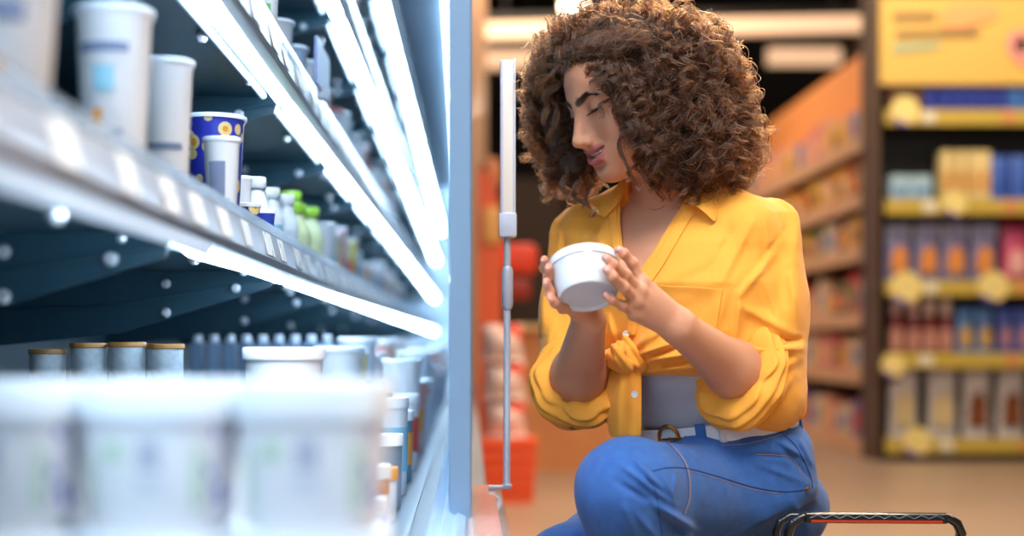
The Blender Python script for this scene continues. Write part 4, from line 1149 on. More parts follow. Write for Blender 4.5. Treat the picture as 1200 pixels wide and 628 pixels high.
# knot and hanging tail, one fabric with the front panels
def surf(px, py, off):
    h = hit(shirt_bvh, px, py, off)
    return h if h is not None else W(px, py, -.05)
def knot_sdf(p):
    d = ell(p, TOPK+np.array([0, 0, 0]), (.022, .018, .024))
    d = smin(d, torus(p, TOPK+np.array([.002, -.008, .002]), np.array([.8, -.3, .5]), .016, .010), .006)
    d = smin(d, cone(p, TOPK, W(752, 430, -.070), .013, .009), .008)
    d = smin(d, cone(p, W(734, 398, -.075), W(752, 424, -.080), .007, .010), .006)
    d = smin(d, cone(p, TOPK, W(712, 415, -.04), .012, .008), .010)
    return d+.0016*vnoise(p, 60, 7)+.0015*np.sin(p[:, 0]*420+p[:, 2]*300)
knot, _ = sdf_obj('knot', knot_sdf, TOPK-.06, TOPK+.06, .0018*Q, m_shirt, None, 2)
sub(knot, shirt)
def sheet(name, rows, m, parent, thick=.0016, sub_lv=2):
    """a cloth patch through a grid of points, given thickness"""
    bm = bmesh.new(); vs = [[bm.verts.new(p) for p in r] for r in rows]
    for A, B in zip(vs, vs[1:]):
        for i in range(len(A)-1): bm.faces.new((A[i], A[i+1], B[i+1], B[i]))
    o = obj(name, bm, m, parent, True, 180)
    s = o.modifiers.new('thick', 'SOLIDIFY'); s.thickness = thick; s.offset = 0
    u = o.modifiers.new('smooth', 'SUBSURF'); u.levels = u.render_levels = sub_lv
    return o
rows = []
for i, py in enumerate((418, 430, 445, 462, 480, 498, 512)):
    t = i/6; r = []
    x0 = np.interp(py, [418, 445, 480, 512], [722, 712, 709, 714]); x1 = np.interp(py, [418, 430, 512], [736, 752, 752])
    for k in range(9):
        u = k/8
        r.append(W(x0+(x1-x0)*u, py, -.074-.020*math.sin(PI*u)*min(1, t*2+.3)+.007*math.sin(u*9+t*2.2)*(1-.3*t)+.012*(1-u)))
    rows.append(r)
sheet('tail', rows, m_shirt, shirt, .002)
rows = []
for i, py in enumerate((420, 436, 456, 478, 496)):
    t = i/4; x0 = np.interp(py, [420, 496], [716, 704]); x1 = 724
    rows.append([W(x0+(x1-x0)*k/5, py, -.045+.010*math.sin(k*1.9+t)+.01*t) for k in range(6)])
sheet('tail', rows, m_shirt, shirt, .002)
# button band along the open neck
def band(name, line, width_px, off, m, parent, n=26, thick=.0016):
    pts = spline([(a, b, 0) for a, b in line], 6); rows = []
    last = None
    for i, q in enumerate(pts):
        a = pts[max(i-1, 0)]; b = pts[min(i+1, len(pts)-1)]; t = (b-a)[:2]; t /= np.linalg.norm(t); nn = np.array([-t[1], t[0]])
        r = []
        for k in range(5):
            u = k/4*width_px
            h = hit(shirt_bvh, q[0]+nn[0]*u, q[1]+nn[1]*u, off)
            r.append(h)
        rows.append(r)
    good = [r for r in rows if all(h is not None for h in r)]
    # keep neighbouring rows from jumping in depth
    out = [good[0]]
    for r in good[1:]:
        if np.linalg.norm(np.mean(r, 0)-np.mean(out[-1], 0)) < .03: out.append(r)
    return sheet(name, out, m, parent, thick, 1)
band('placket', [(809, 236), (799, 250), (783, 277), (766, 306), (750, 330), (742, 352), (736, 372), (733, 392)], -13, .0018, m_shirt, shirt)
band('placket', [(723, 238), (724, 262), (727, 290), (730, 318)], 9, .0018, m_shirt, shirt)
# collar leaves
def leaf(poly, lift, n=9):
    """a collar leaf: neck edge (a,b) to free edge (d,c)"""
    a, b, c, d = [np.array(q, float) for q in poly]
    rows = []
    for i in range(n):
        u = i/(n-1); r = []
        for k in range(n):
            v = k/(n-1)
            q = (a*(1-v)+b*v)*(1-u)+(d*(1-v)+c*v)*u
            h = hit(shirt_bvh, q[0], q[1], 0)
            r.append((q, h))
        rows.append(r)
    return rows
def collar(poly, dys, name='collar'):
    a, b, c, d = [W(q[0], q[1], z) for q, z in zip(poly, dys)]
    rows = []
    for i in range(7):
        u = i/6; r = []
        for k in range(7):
            v = k/6
            q = (a*(1-v)+b*v)*(1-u)+(d*(1-v)+c*v)*u
            q = q+np.array([0, -1, .3])*.012*math.sin(PI*min(u*1.0, 1))*(1-.3*v)
            r.append(q)
        rows.append(r)
    return sheet(name, rows, m_shirt, shirt, .0024, 2)
def dyat(px, py, off=.004):
    h = hit(shirt_bvh, px, py, off)
    return (h[1]-Y0) if h is not None else -.05
collar([(800, 236), (822, 198), (852, 218), (838, 262)], [dyat(812, 246), .05, dyat(852, 222, .006), dyat(838, 262, .006)])
collar([(729, 214), (738, 205), (714, 236), (700, 256)][::-1] if False else [(738, 200), (728, 236), (709, 256), (698, 250)], [.05, dyat(722, 244), dyat(709, 256, .006), dyat(698, 250, .006)])
# collar stand around the nape
bm = bmesh.new(); rows = []
ncn = W(789, 232, .045)
for i in range(3):
    r = []
    for k in range(15):
        a = PI*(.06+.88*k/14)
        rr = .066-.004*i
        r.append(ncn+L_*math.cos(a)*rr*1.05-F_*math.sin(a)*rr+np.array([0, 0, -.012+.017*i+.010*math.sin(a)]))
    rows.append(r)
sheet('collar_stand', rows, m_shirt, shirt, .0024, 1)
# breast pocket
def patch(name, poly, off, m, parent, n=10, thick=.0014):
    a, b, c, d = [np.array(q, float) for q in poly]; rows = []
    for i in range(n):
        u = i/(n-1); r = []
        for k in range(n):
            v = k/(n-1); q = (a*(1-v)+b*v)*(1-u)+(d*(1-v)+c*v)*u
            h = hit(shirt_bvh, q[0], q[1], off+(.003*math.sin(PI*v) if u < .05 else 0))
            r.append(h if h is not None else W(q[0], q[1], -.1))
        rows.append(r)
    return sheet(name, rows, m, parent, thick, 1)
patch('pocket', [(771, 333), (848, 338), (838, 396), (800, 398)], .0022, m_shirt, shirt)
# buttons
m_btn = mat('button_pearl', (214, 222, 232), rough=.2, coat=.5)
m_thr = mat('thread', (150, 120, 70), .8)
for px, py, dy in ((735.5, 390.5, None), (743.5, 462, -.100)):
    h = hit(shirt_bvh, px, py, .004) if dy is None else W(px, py, dy)
    bm = bmesh.new(); lathe(bm, [(0, .0006), (.0032, .0006), (.0040, .0018), (.0050, .0018), (.0054, .0008), (.0054, -.0012), (0, -.0012)], 20)
    for sx, sy in ((1, 1), (-1, -1)):
        lathe(bm, [(0, .0010), (.0007, .0009), (.0007, 0)], 8, (sx*.0012, sy*.0012, 0))
    o = obj('button', bm, m_btn, shirt, True)
    o.location = h; o.rotation_euler = (PI/2, 0, 0)

# ---- jeans
def ringd(p, c, ax, a, b, xa):
    q = p-c; h = q@ax; pl = q-np.outer(h, ax); x = pl@xa; y = pl@np.cross(ax, xa)
    k = np.hypot(x/a, y/b); return (k-1)*min(a, b), h
PTH = math.radians(36)
pL = np.array([math.cos(PTH), -math.sin(PTH), 0]); pF = np.array([-math.sin(PTH), -math.cos(PTH), 0])
BC = W(838, 500, .022); BAX = np.array([-.16, -.02, 1.0]); BAX /= np.linalg.norm(BAX)
bXa = pL-BAX*(pL@BAX); bXa /= np.linalg.norm(bXa)
BA, BB_ = .1240, .1060
JF = [  # creases of the jeans: line in the view, width, height
    (723, 541, 792, 592, 4.0, .0085), (737, 531, 780, 578, 3.5, .0070), (720, 562, 764, 591, 4.0, -.0060), (762, 588, 818, 622, 4.5, .0100), (752, 560, 786, 584, 3.0, -.0060),
    (778, 556, 790, 588, 2.8, .0045), (792, 552, 789, 588, 2.6, .0040), (770, 600, 806, 630, 4.0, -.0080), (742, 596, 776, 640, 4.5, .0050), (728, 585, 746, 630, 4.5, .0040), (698, 590, 706, 640, 5.0, .0035),
    (858, 532, 935, 536, 3.0, -.0030), (905, 512, 948, 540, 3.2, .0040), (914, 524, 954, 566, 3.2, -.0030), (880, 540, 945, 566, 4.0, .0030), (934, 508, 956, 552, 3.0, .0035), (905, 560, 912, 600, 3.0, .0015), (925, 580, 950, 625, 4.0, .0020)]
def jeans_sdf(p):
    t = topx(p)
    dr, h = ringd(p, BC, BAX, BA+.002, BB_+.002, bXa)
    top = smax(dr, np.abs(h+.060)-.066, .006)                # waist down to the hips
    dh, hh_ = ringd(p, BC+np.array([.012, .010, -.075]), BAX, .142, .116, bXa)
    top = smin(top, smax(dh, np.abs(hh_)-.040, .02), .045)
    d = smin(top, ell(p, W(884, 592, .10), (.118, .112, .085)), .04)
    d = smin(d, ell(p, W(882, 602, .135), (.112, .110, .080)), .03)
    d = smin(d, cone(p, HPL, KNL+(KNL-HPL)*-.02, .094, .070), .03)
    d = smin(d, np.linalg.norm(p-KNL-np.array([.004, .005, -.004]), axis=1)-.0645, .03)
    d = smin(d, cone(p, KNL, KNL+(ANL-KNL)*.35, .066, .074), .02)
    d = smin(d, cone(p, KNL+(ANL-KNL)*.35, ANL, .074, .062), .03)
    dR = cone(p, HPR, KNR, .094, .070)
    dR = smin(dR, cone(p, KNR, ANR, .066, .060), .03)
    d = smin(d, dR, .022)
    fr = p[:, 1] < 2.42
    for x0, y0, x1, y1, w_, hh in JF:
        a = np.array([x0, y0], float); b = np.array([x1, y1], float); e = b-a
        u = np.clip(((t-a)@e)/(e@e), 0, 1); r = np.linalg.norm(t-a-u[:, None]*e, axis=1)
        d = d-np.where(fr, hh*np.exp(-(r/w_)**2)*np.sin(PI*np.clip(u, .06, .94)), 0)
    d = d+.0016*vnoise(p, 30, 31)
    # hollow trouser legs at the hem
    for A_, K_ in ((ANL, KNL), (ANR, KNR)):
        ax = (A_-K_)/np.linalg.norm(A_-K_)
        d = smax(d, (p-A_)@ax, .004)
    # waist opening
    di, hi_ = ringd(p, BC, BAX, BA-.004, BB_-.004, bXa)
    d = smax(d, -smax(di, -(hi_+.03), .004), .003)
    return d
m_jean = mat('blue_denim', (58, 106, 172), rough=.88, noise=.35, nscale=70, var2=(34, 74, 140), bump=.35, bscale=900, sheen=.1)
jlo, jhi = BLG[0]-.10, np.maximum(BLG[1], BC+.2)+.06
jlo[2] = .05
jeans, jean_bvh = sdf_obj('jeans', jeans_sdf, jlo, jhi, .0023*Q, m_jean, None, 1)
adopt(jeans)
m_stitch = mat('tan_stitching', (170, 132, 92), .7)
m_seam = mat('seam_navy', (34, 66, 122), .85)
def seamline(line, m, r, off, dash=None, name='stitching'):
    pts = spline([(a, b, 0) for a, b in line], 10); P3 = [hit(jean_bvh, q[0], q[1], off) for q in pts]
    runs = [[]]
    for q in P3:
        if q is None or (runs[-1] and np.linalg.norm(q-runs[-1][-1]) > .03): runs.append([])
        if q is not None: runs[-1].append(q)
    run = max(runs, key=len)
    if len(run) > 1: return obj(name, tube(bmesh.new(), run, r, 6), m, jeans, True)
seamline([(764, 508), (783, 520), (800, 540), (806, 560), (806, 585), (800, 602)], m_seam, .0010, .0002, name='seam')
seamline([(766, 508), (785, 520), (802, 540), (808, 560), (808, 585), (802, 602)], m_stitch, .0006, .0004)
seamline([(764, 552), (782, 548), (806, 549), (840, 558), (880, 570), (918, 576), (946, 573)], m_seam, .0009, .0002, name='seam')
seamline([(806, 552), (840, 561), (880, 573), (918, 579)], m_stitch, .0004, .0004)
seamline([(886, 532), (910, 533), (928, 537), (938, 552), (948, 566), (950, 572)], m_stitch, .0005, .0004)
seamline([(914, 506), (930, 520), (942, 540), (950, 560), (952, 572)], m_seam, .0010, .0004, name='seam')
seamline([(756, 556), (768, 575), (772, 600), (776, 628)], m_seam, .0009, .0002, name='seam')
seamline([(846, 522), (880, 519), (920, 508)], m_stitch, .0004, .0004)
h = hit(jean_bvh, 945, 574, .0012)
if h is not None:
    o = obj('rivet', lathe(bmesh.new(), [(0, .001), (.003, .0008), (.004, -.001), (0, -.001)], 14), mat('copper', (190, 130, 70), .3, 1.0), jeans, True)
    o.location = h; o.rotation_euler = (PI/2, 0, .3)

# ---- belt, loops, buckle
m_belt = mat('white_belt', (206, 206, 214), rough=.5, bump=.12, bscale=300)
belt = None
def ring_pt(a, rr=0, hh=0):
    x = bXa; y = np.cross(BAX, bXa)
    return BC+(BA+rr)*math.cos(a)*x+(BB_+rr)*math.sin(a)*y+BAX*hh
bm = bmesh.new(); n = 96; loops = []
for i in range(n):
    a = 2*PI*i/n
    loops.append([bm.verts.new(ring_pt(a, rr, hh)) for rr, hh in ((.003, -.013), (.0062, -.0125), (.0070, 0), (.0062, .0145), (.003, .015))])
for i in range(n):
    A, B = loops[i], loops[(i+1) % n]
    for k in range(4): bm.faces.new((A[k], B[k], B[k+1], A[k+1]))
    bm.faces.new((A[4], B[4], B[0], A[0]))
belt = adopt(obj('belt', bm, m_belt, None, True, 60))
def ang_at(px):
    best = min(range(720), key=lambda i: abs(topx(ring_pt(i*PI/360)[None])[0, 0]-px)+(1000 if ring_pt(i*PI/360)[1] > BC[1]+.05 else 0))
    return best*PI/360
m_gold = mat('gold_buckle', (176, 116, 52), rough=.28, metal=1.0)
ab = ang_at(791)
def belt_arc(a, rr, hh): return ring_pt(a, rr, hh)
pts = []
for k in range(40):
    t = 2*PI*k/40
    s, z = math.cos(t), math.sin(t)
    pts.append(ring_pt(ab+ (s*.0175-.004)/BB_*.85, .0105, z*.0200+.001))
obj('buckle', tube(bmesh.new(), pts, .0028, 8, closed=True), m_gold, belt, True)
obj('buckle_prong', tube(bmesh.new(), [ring_pt(ab-.012/BB_, .012, .001), ring_pt(ab+.016/BB_, .013, .001)], .0019, 8), m_gold, belt, True)
m_hole = mat('belt_hole', (30, 26, 26), .9)
for px in (788, 806):
    a = ang_at(px); c = ring_pt(a, .0072, .001)
    o = obj('belt_hole', lathe(bmesh.new(), [(0, .0004), (.0022, .0003), (.0026, 0), (0, 0)], 12), m_hole, belt)
    o.location = c; o.rotation_euler = (PI/2, 0, .2)
def strap(a, w_, z0, z1, m, name, parent, rr=.0088):
    bm = bmesh.new()
    rows = [[bm.verts.new(ring_pt(a+(u-.5)*w_/BB_, rr+.001*math.sin(PI*u), z0+(z1-z0)*v)) for u in (0, .33, .66, 1)] for v in (0, .25, .5, .75, 1)]
    for A, B in zip(rows, rows[1:]):
        for i in range(3): bm.faces.new((A[i], A[i+1], B[i+1], B[i]))
    o = obj(name, bm, m, parent, True)
    s = o.modifiers.new('t', 'SOLIDIFY'); s.thickness = .003; s.offset = 1
    return o
for px in (823, 929):
    strap(ang_at(px), .013, -.026, .019, m_jean, 'belt_loop', jeans)
strap(ang_at(846), .009, -.013, .016, m_belt, 'belt_keeper', belt, .0080)

# ---- shoes (below the frame, on the floor)
m_shoe = mat('white_trainer', (225, 222, 216), .6); m_sole = mat('shoe_sole', (240, 238, 232), .7)
for A_, heel in ((ANL, 0), (ANR, .04)):
    def shoe_sdf(p, A_=A_, heel=heel):
        d0 = pF*np.array([1, 1, 0])
        a = np.array([A_[0], A_[1], .045+heel]); b = a+d0*.15; b[2] = .036
        d = smin(cone(p, a-d0*.02, b, .040, .036), cone(p, a, np.array([A_[0], A_[1], max(.10, A_[2]-.02)]), .040, .038), .03)
        return smax(d, .004-p[:, 2], .006)
    o, _ = sdf_obj('shoe', shoe_sdf, np.array([A_[0]-.22, A_[1]-.28, 0]), np.array([A_[0]+.12, A_[1]+.12, .2]), .005, m_shoe, None, 1)
    adopt(o)
# ---- hair
m_hairc = mat('hair_mass', (34, 19, 11), rough=.75, bump=1.0, bscale=90, noise=.5, nscale=120, var2=(62, 34, 17))
HV = [  # px, py, dy, rx px, rz px, ry m : lobes of the hair's outline
    (742, 85, .00, 78, 74, .105), (795, 118, .00, 80, 100, .125), (826, 165, -.01, 60, 62, .11), (700, 62, .02, 62, 48, .10), (655, 120, .075, 38, 84, .055), (672, 195, .080, 34, 44, .05), (814, 182, -.02, 50, 42, .10), (766, 138, -.070, 29, 58, .040)]
HVc = [(W(a, b, c), np.array([rx/750, ry, rz/750])) for a, b, c, rx, rz, ry in HV]
def hair_vol(p):
    d = None
    for c, r in HVc:
        e = ell(p, c, r); d = e if d is None else smin(d, e, .02)
    return d
def in_face(p, m=0.0):
    """the open face: nothing of the hair may cross it (head's own axes)"""
    q = to_head(p)
    x = q[:, 0]; y = q[:, 1]; z = q[:, 2]
    side = .058+.010*np.clip(-z/.06, -1, 1)          # how far round the cheek the curls reach
    a = np.arctan2(x, np.maximum(y+.02, .001))       # angle round the head from the nose
    lim = np.interp(z, [-.13, -.088, -.064, -.035, -.016, .005, .042, .066], [.55, .60, .63, .66, .58, .50, .47, .20])+m
    lim_r = np.interp(z, [-.13, .05, .075], [.95, .80, .3])+m
    return (y > -.01) & (a < lim) & (a > -lim_r) & (z < .068+m*.03) & (z > -.16)
def core_sdf(p):
    d = hair_vol(p)+.024
    q = to_head(p)
    # open face wedge
    f = smax(smax(-(q[:, 1]-.006), q[:, 2]-.070, .01), -(q[:, 2]+.18), .01)
    wid = np.interp(q[:, 2], [-.02, .03, .058, .070], [.078, .060, .034, .015])
    f = smax(f, np.abs(q[:, 0])-wid, .01)
    d = smax(d, -f, .012)
    d = smax(d, -cone(p, NKa, NKb, .058, .062), .01)
    scalp = ell(q, (0, -.016, .032), (.082, .100, .092))*HS
    scalp = smax(scalp, -f, .01)
    d = smin(d, scalp, .01)
    d = d+.006*vnoise(p, 70, 41)+.005*vnoise(p, 140, 42)
    return d
hlo = np.min([c-r for c, r in HVc], 0)-.02; hhi = np.max([c+r for c, r in HVc], 0)+.02
core, _ = sdf_obj('hair', core_sdf, hlo, hhi, .004*Q, m_hairc, None, 1)
adopt(core)

m_hair = bpy.data.materials.new('hair_strands'); m_hair.use_nodes = True
nt = m_hair.node_tree; nt.nodes.clear()
out = nt.nodes.new('ShaderNodeOutputMaterial'); hb = nt.nodes.new('ShaderNodeBsdfHairPrincipled')
hb.parametrization = 'COLOR'; hb.inputs['Roughness'].default_value = .32; hb.inputs['Radial Roughness'].default_value = .45
inf = nt.nodes.new('ShaderNodeHairInfo'); rp = nt.nodes.new('ShaderNodeValToRGB')
rp.color_ramp.elements[0].color = lin((20, 10, 5))+(1,); rp.color_ramp.elements[1].color = lin((108, 53, 19))+(1,)
e = rp.color_ramp.elements.new(.55); e.color = lin((42, 21, 9))+(1,)
nt.links.new(inf.outputs['Random'], rp.inputs['Fac']); nt.links.new(rp.outputs['Color'], hb.inputs['Color'])
nt.links.new(hb.outputs[0], out.inputs['Surface'])

def make_curls():
    r = np.random.default_rng(11)
    strands = []
    def lock(center_line, amp, turns, nh, spread, ph0, hand):
        """nh hairs winding together round a centre line (K x 3)"""
        K = len(center_line)
        t = np.gradient(center_line, axis=0); t /= np.linalg.norm(t, axis=1)[:, None]+1e-9
        up = np.array([.31, .2, .93]); a = np.cross(t, up); a /= np.linalg.norm(a, axis=1)[:, None]+1e-9; b = np.cross(t, a)
        s = np.linspace(0, 1, K)
        for _ in range(nh):
            off = r.normal(0, spread, 2); ph = ph0+r.normal(0, .45); am = amp*(1+r.normal(0, .15))
            fr = turns*(1+r.normal(0, .03))
            wv = np.clip(s*4, .25, 1)
            ang = ph+hand*2*PI*fr*s
            wob = r.normal(0, spread*.5, 3)
            L = center_line+a*((am*wv*np.cos(ang))+off[0])[:, None]+b*((am*wv*np.sin(ang))+off[1])[:, None]+wob*s[:, None]
            strands.append(L)
    n_lock = int(2500*HAIRQ)
    cnt = 0; tries = 0
    while cnt < n_lock and tries < n_lock*6:
        tries += 1
        # a point inside the outline, mostly near its surface
        c, rr = HVc[r.choice(len(HVc), p=[.18, .25, .12, .11, .12, .06, .07, .09])]
        v = r.normal(0, 1, 3); v /= np.linalg.norm(v)
        p0 = c+v*rr*r.uniform(.60, 1.05)
        if p0[1] > c[1]+.07 and r.random() < .6: continue     # fewer on the unseen back
        # flow: out from the crown, then down
        o = p0-HO; o /= np.linalg.norm(o)
        dirn = o*.45+np.array([0, 0, -1.0])*.75+r.normal(0, .28, 3)
        dirn /= np.linalg.norm(dirn)
        ln = r.uniform(.06, .13); K = 34
        s = np.linspace(-.5, .5, K)[:, None]
        cl = p0+dirn*ln*s+np.array([0, 0, -.03])*(s+.5)**2*.5
        sd = hair_vol(cl)
        if sd.max() > r.choice([.010, .016, .028]): continue
        if in_face(cl).any(): continue
        q = to_head(cl)
        if (ell(q, (0, -.012, .030), (.070, .090, .082)) < 0).all(): continue
        amp = r.uniform(.0045, .0095)
        lock(cl, amp, ln/r.uniform(.020, .034), 12, .0024, r.uniform(0, 2*PI), r.choice([-1, 1]))
        cnt += 1
    # curls lying along temple, cheek and jaw on the side turned to the lens
    edge = [(694, 84), (707, 98), (715, 112), (724, 130), (737, 146), (745, 166), (750, 186), (754, 200)]
    for _ in range(int(330*HAIRQ)):
        u = r.uniform(0, len(edge)-1.001); i = int(u); f_ = u-i
        x = edge[i][0]*(1-f_)+edge[i+1][0]*f_+abs(r.normal(0, 12))+3; y = edge[i][1]*(1-f_)+edge[i+1][1]*f_+r.uniform(-8, 8)
        h_ = hit(body_bvh, x, y)
        if h_ is None: continue
        d0 = np.array([0, -1, 0])*r.uniform(.008, .026)+h_
        K = 34; s = np.linspace(-.35, .65, K)[:, None]; ln = r.uniform(.035, .075)
        dirn = np.array([.30, .10, -1.0])+r.normal(0, .25, 3)+(np.array([.9, .2, .8]) if y < 108 else 0); dirn /= np.linalg.norm(dirn)
        cl = d0+dirn*ln*s
        if in_face(cl, -.06).any(): continue
        lock(cl, r.uniform(.004, .008), ln/r.uniform(.020, .034), 12, .0022, r.uniform(0, 2*PI), r.choice([-1, 1]))
    # fine frizz that breaks the outline
    for _ in range(int(2600*HAIRQ)):
        c, rr = HVc[r.choice(len(HVc), p=[.20, .28, .13, .15, .12, .04, .04, .04])]
        v = r.normal(0, 1, 3); v /= np.linalg.norm(v)
        p0 = c+v*rr*r.uniform(.90, 1.04)
        if hair_vol(p0[None])[0] < -.02: continue
        o = p0-HO; o /= np.linalg.norm(o)
        side = np.cross(o, r.normal(0, 1, 3)); side /= np.linalg.norm(side)+1e-9
        K = 34; s = np.linspace(0, 1, K)[:, None]; ln = r.uniform(.02, .075)
        cl = p0+side*ln*(s-.2)+o*ln*(.7*s*(1-s)*1.6)+np.array([0, 0, -.012])*s**2
        if in_face(cl, -.02).any(): continue
        lock(cl, r.uniform(.001, .005), r.uniform(.6, 2.2), 1, 0, r.uniform(0, 2*PI), r.choice([-1, 1]))
    # fine hair at the hairline running back from the forehead
    for _ in range(int(900*HAIRQ)):
        x = r.uniform(-.055, .060); zz = .070-.35*x*x/.06
        p0 = from_head((x, .080-.5*abs(x)*abs(x)/.06, zz+r.uniform(-.004, .012)))
        K = 34; s = np.linspace(0, 1, K)[:, None]
        d1 = hu*.9-hf*.5+hl*(x*12); d1 = d1/np.linalg.norm(d1)
        cl = p0+d1*.05*s+(-hf*.03+hl*(.02 if x > 0 else -.02)-hu*.02)*s**2+hf*.012*np.sin(PI*s)
        lock(cl, r.uniform(.002, .006), r.uniform(1.2, 2.5), 2, .0012, r.uniform(0, 2*PI), r.choice([-1, 1]))
    # loose ringlets the photo shows in front of cheek and chest: pixel paths with depth
    ring = [([(733, 105, -.09), (731, 125, -.105), (738, 146, -.105), (729, 162, -.10), (727, 180, -.10), (733, 196, -.10), (741, 208, -.095)], .0035, 1.6, 12),
            ([(741, 196, -.10), (752, 203, -.10), (756, 214, -.10), (750, 223, -.10), (744, 219, -.10)], .0012, .8, 9),
            ([(736, 108, -.09), (722, 112, -.105), (708, 120, -.112), (704, 130, -.113), (705, 139, -.111)], .0028, 1.2, 12),
            ([(748, 175, -.09), (744, 190, -.095), (738, 205, -.10), (736, 214, -.10)], .0035, 1.5, 9),
            ([(800, 200, -.07), (806, 215, -.08), (798, 230, -.085), (790, 236, -.085)], .004, 1.2, 10),
            ([(812, 205, -.07), (820, 222, -.08), (815, 234, -.085), (806, 240, -.085)], .004, 1.2, 10),
            ([(690, 205, .02), (686, 225, .01), (694, 240, .0), (692, 256, -.01)], .006, 1.5, 16),
            ([(680, 205, .03), (676, 225, .02), (684, 244, .01)], .006, 1.5, 16),
            ([(665, 195, .05), (662, 215, .04), (668, 232, .03)], .006, 1.5, 16),
            ([(664, 82, .0), (650, 100, .02), (640, 122, .02), (642, 146, .02)], .007, 1.6, 14),
            ([(660, 90, .0), (648, 118, .01), (652, 146, .01), (644, 170, .02)], .007, 1.8, 14),
            ([(668, 72, -.03), (645, 82, .0), (632, 100, .02), (636, 120, .03)], .007, 1.6, 14)]
    for pth, am, tn, nh in ring:
        cl = np.array(spline([W(*a) for a in pth], 8)); u = np.linspace(0, len(cl)-1, 34)
        cl = np.stack([np.interp(u, np.arange(len(cl)), cl[:, k]) for k in range(3)], 1)
        lock(cl, am, tn, nh*2, .0013, r.uniform(0, 6), 1)
    return np.array(strands, np.float32)
HAIRQ = globals().get('HAIRQ', 1.0)
ST = make_curls()
hc = bpy.data.hair_curves.new('curls')
hc.add_curves([ST.shape[1]]*ST.shape[0])
hc.attributes['position'].data.foreach_set('vector', ST.reshape(-1))
ra = hc.attributes.get('radius') or hc.attributes.new('radius', 'FLOAT', 'POINT')
rad = np.tile(np.interp(np.linspace(0, 1, ST.shape[1]), [0, .15, .8, 1], [.6, 1, .9, .35]), ST.shape[0])*.00042
ra.data.foreach_set('value', rad.astype(np.float32))
hc.materials.append(m_hair)
curls = bpy.data.objects.new('curls', hc); COL.objects.link(curls)
sub(curls, core)

# ---- brows and lashes, hair by hair, on the skin
m_brow = mat('brow_hair', (38, 23, 16), .6)
def tohit(q):
    d = -np.array(hf); p = from_head(q)
    o = p+np.array(hf)*.05
    l, n, i, t = body_bvh.ray_cast(Vector(o), Vector(d))
    return (np.array(l), np.array(n)) if l is not None else (p, np.array(hf))
rb = np.random.default_rng(3)
for s in (1, -1):
    bm = bmesh.new()
    for k in range(130):
        u = rb.uniform(0, 1)
        x = np.interp(u, [0, .55, 1], [.010, .029, .047]); z = np.interp(u, [0, .55, 1], [.0160, .0235, .0180])+rb.normal(0, .0018*(1-.6*u))
        p, n = tohit((s*x, .1, z))
        dr = hl*s*(.7+.3*u)+hu*(.75-1.0*u); dr = dr/np.linalg.norm(dr)
        ln = rb.uniform(.005, .009)
        tube(bm, [p, p+dr*ln*.5+n*.0012, p+dr*ln+n*.0006], [.00034, .0003, .0001], 4)
    adopt(obj('eyebrow', bm, m_brow, None, True))
    bm = bmesh.new()
    for k in range(46):
        u = rb.uniform(0, 1)
        x = EYX-.012+.0275*u; z = EYZ-.0056+.0018*u
        p, n = tohit((s*x, .1, z))
        dr = hf*.75-hu*(.45)+hl*s*(u-.25)*.9; dr = dr/np.linalg.norm(dr)
        ln = rb.uniform(.0055, .0085)
        tube(bm, [p, p+dr*ln*.55-hu*.0008, p+dr*ln+hu*.0008], [.00032, .00026, .0001], 4)
    adopt(obj('eyelashes', bm, m_brow, None, True))
# ---- the tub in her hands
tub = thing('tub', 'plain white plastic tub with a clear rim lid, held tilted in her two hands', 'tub', tuple(TC))
tub.rotation_mode = 'QUATERNION'; tub.rotation_quaternion = Vector((0, 0, 1)).rotation_difference(Vector(TAX))
m_tub = mat('white_plastic', (208, 210, 214), rough=.22, coat=.3, sss=0)
H2 = .0275
obj('body', lathe(bmesh.new(), [(0, -H2+.003), (.034, -H2+.003), (.036, -H2), (.0395, -H2), (.0415, -H2+.003), (.0425, -H2+.010), (.0468, H2-.016), (.0475, H2-.010)], 64), m_tub, tub, True)
obj('lid', lathe(bmesh.new(), [(.0478, H2-.012), (.0494, H2-.011), (.0497, H2-.002), (.0490, H2+.001), (.0465, H2+.001), (.0450, H2-.0015), (0, H2-.0015)], 64), mat('frosted_lid', (226, 226, 240), rough=.15, coat=.6), tub, True)
# ================================================================ shopping basket
m_bk = mat('basket_black', (16, 17, 20), rough=.28, coat=.4)
BY = 2.04
hxl, hxr = P(929, 0, BY)[0], P(1129, 0, BY)[0]
bw = (hxr-hxl)/2; bcx = (hxl+hxr)/2
hz = HC+(VY-606)*BY/F
t = thing('shopping_basket', 'black shopping basket with raised handle beside the crouching woman', 'basket', (bcx, BY+.09, 0), math.radians(-3))
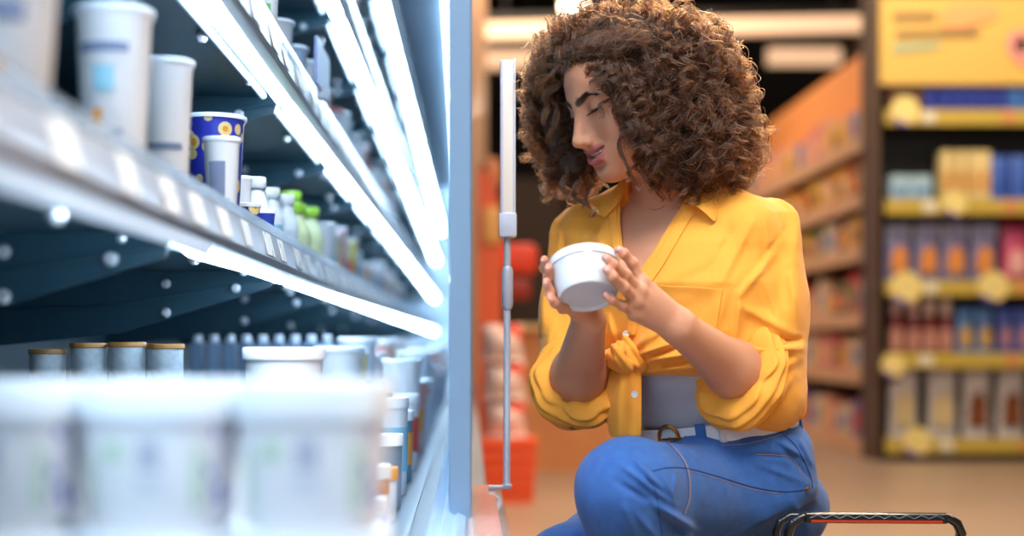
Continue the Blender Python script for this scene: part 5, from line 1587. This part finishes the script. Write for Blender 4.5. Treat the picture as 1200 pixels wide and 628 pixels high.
# body: open tapered box with slotted walls
H = .185; wt, wb, dt, db = bw+.035, bw-.005, .15, .115
def rring(bm, x, y, z, n=6, r=.03):
    pts = []
    for cx2, cy2, a0 in ((x-r, y-r, 0), (-x+r, y-r, PI/2), (-x+r, -y+r, PI), (x-r, -y+r, 3*PI/2)):
        for k in range(n+1): a = a0+PI/2*k/n; pts.append((cx2+r*math.cos(a), cy2+r*math.sin(a), z))
    return [bm.verts.new(p) for p in pts]
bm = bmesh.new(); R = [rring(bm, wb+(wt-wb)*u, db+(dt-db)*u, .004+H*u) for u in (0, .15, .3, .45, .6, .75, .9, 1)]
for A, B in zip(R, R[1:]):
    for i in range(len(A)): bm.faces.new((A[i], A[(i+1) % len(A)], B[(i+1) % len(A)], B[i]))
bm.faces.new(R[0])
o = obj('body', bm, m_bk, t, True, 50); s = o.modifiers.new('t', 'SOLIDIFY'); s.thickness = .004
bm = bmesh.new(); A = rring(bm, wt, dt, 0); pts = [v.co.copy() for v in A]; bm.free()
obj('rim', tube(bmesh.new(), [(p.x, p.y, .004+H) for p in pts], .006, 8, closed=True), m_bk, t, True)
for k in range(4):
    u = .2+.2*k
    bm = bmesh.new(); A = rring(bm, wb+(wt-wb)*u+.003, db+(dt-db)*u+.003, 0); pts = [v.co.copy() for v in A]; bm.free()
    obj('band', tube(bmesh.new(), [(p.x, p.y, .004+H*u) for p in pts], .003, 6, closed=True), m_bk, t, True)
# front handle: flat bar with rounded corners, red strip underneath, zig-zag ribs on top
def handle(y, zt, w_, th, pz=.19):
    pts = [(-w_-.004, y+.03, pz-.01), (-w_, y+.012, zt-.05), (-w_, y, zt-.022), (-w_+.006, y, zt-.008), (-w_+.020, y, zt), (w_-.020, y, zt), (w_-.006, y, zt-.008), (w_, y, zt-.022), (w_, y+.012, zt-.05), (w_+.004, y+.03, pz-.01)]
    bm = bmesh.new(); tube(bm, pts, th, 10)
    return obj('handle', bm, m_bk, t, True)
h1 = handle(-.09, hz, bw, .0068)
obj('grip', box(bmesh.new(), -bw+.022, bw-.022, -.102, -.078, hz-.0078, hz+.0060, .002), m_bk, h1)
zg = []
n = 18
for k in range(n+1):
    x = -bw+.028+(2*bw-.056)*k/n
    zg.append((x, -.1030, hz+(.0045 if k % 2 else -.0005)))
obj('rib_pattern', tube(bmesh.new(), zg, .0007, 6), mat('rib_sheen', (70, 104, 128), .3), h1, True)
obj('insert', box(bmesh.new(), -bw+.030, bw-.030, -.1035, -.1015, hz-.0062, hz-.0028), mat('insert_red', (176, 52, 22), .35), h1)
h2 = handle(-.045, hz-.004, bw+.010, .0058)
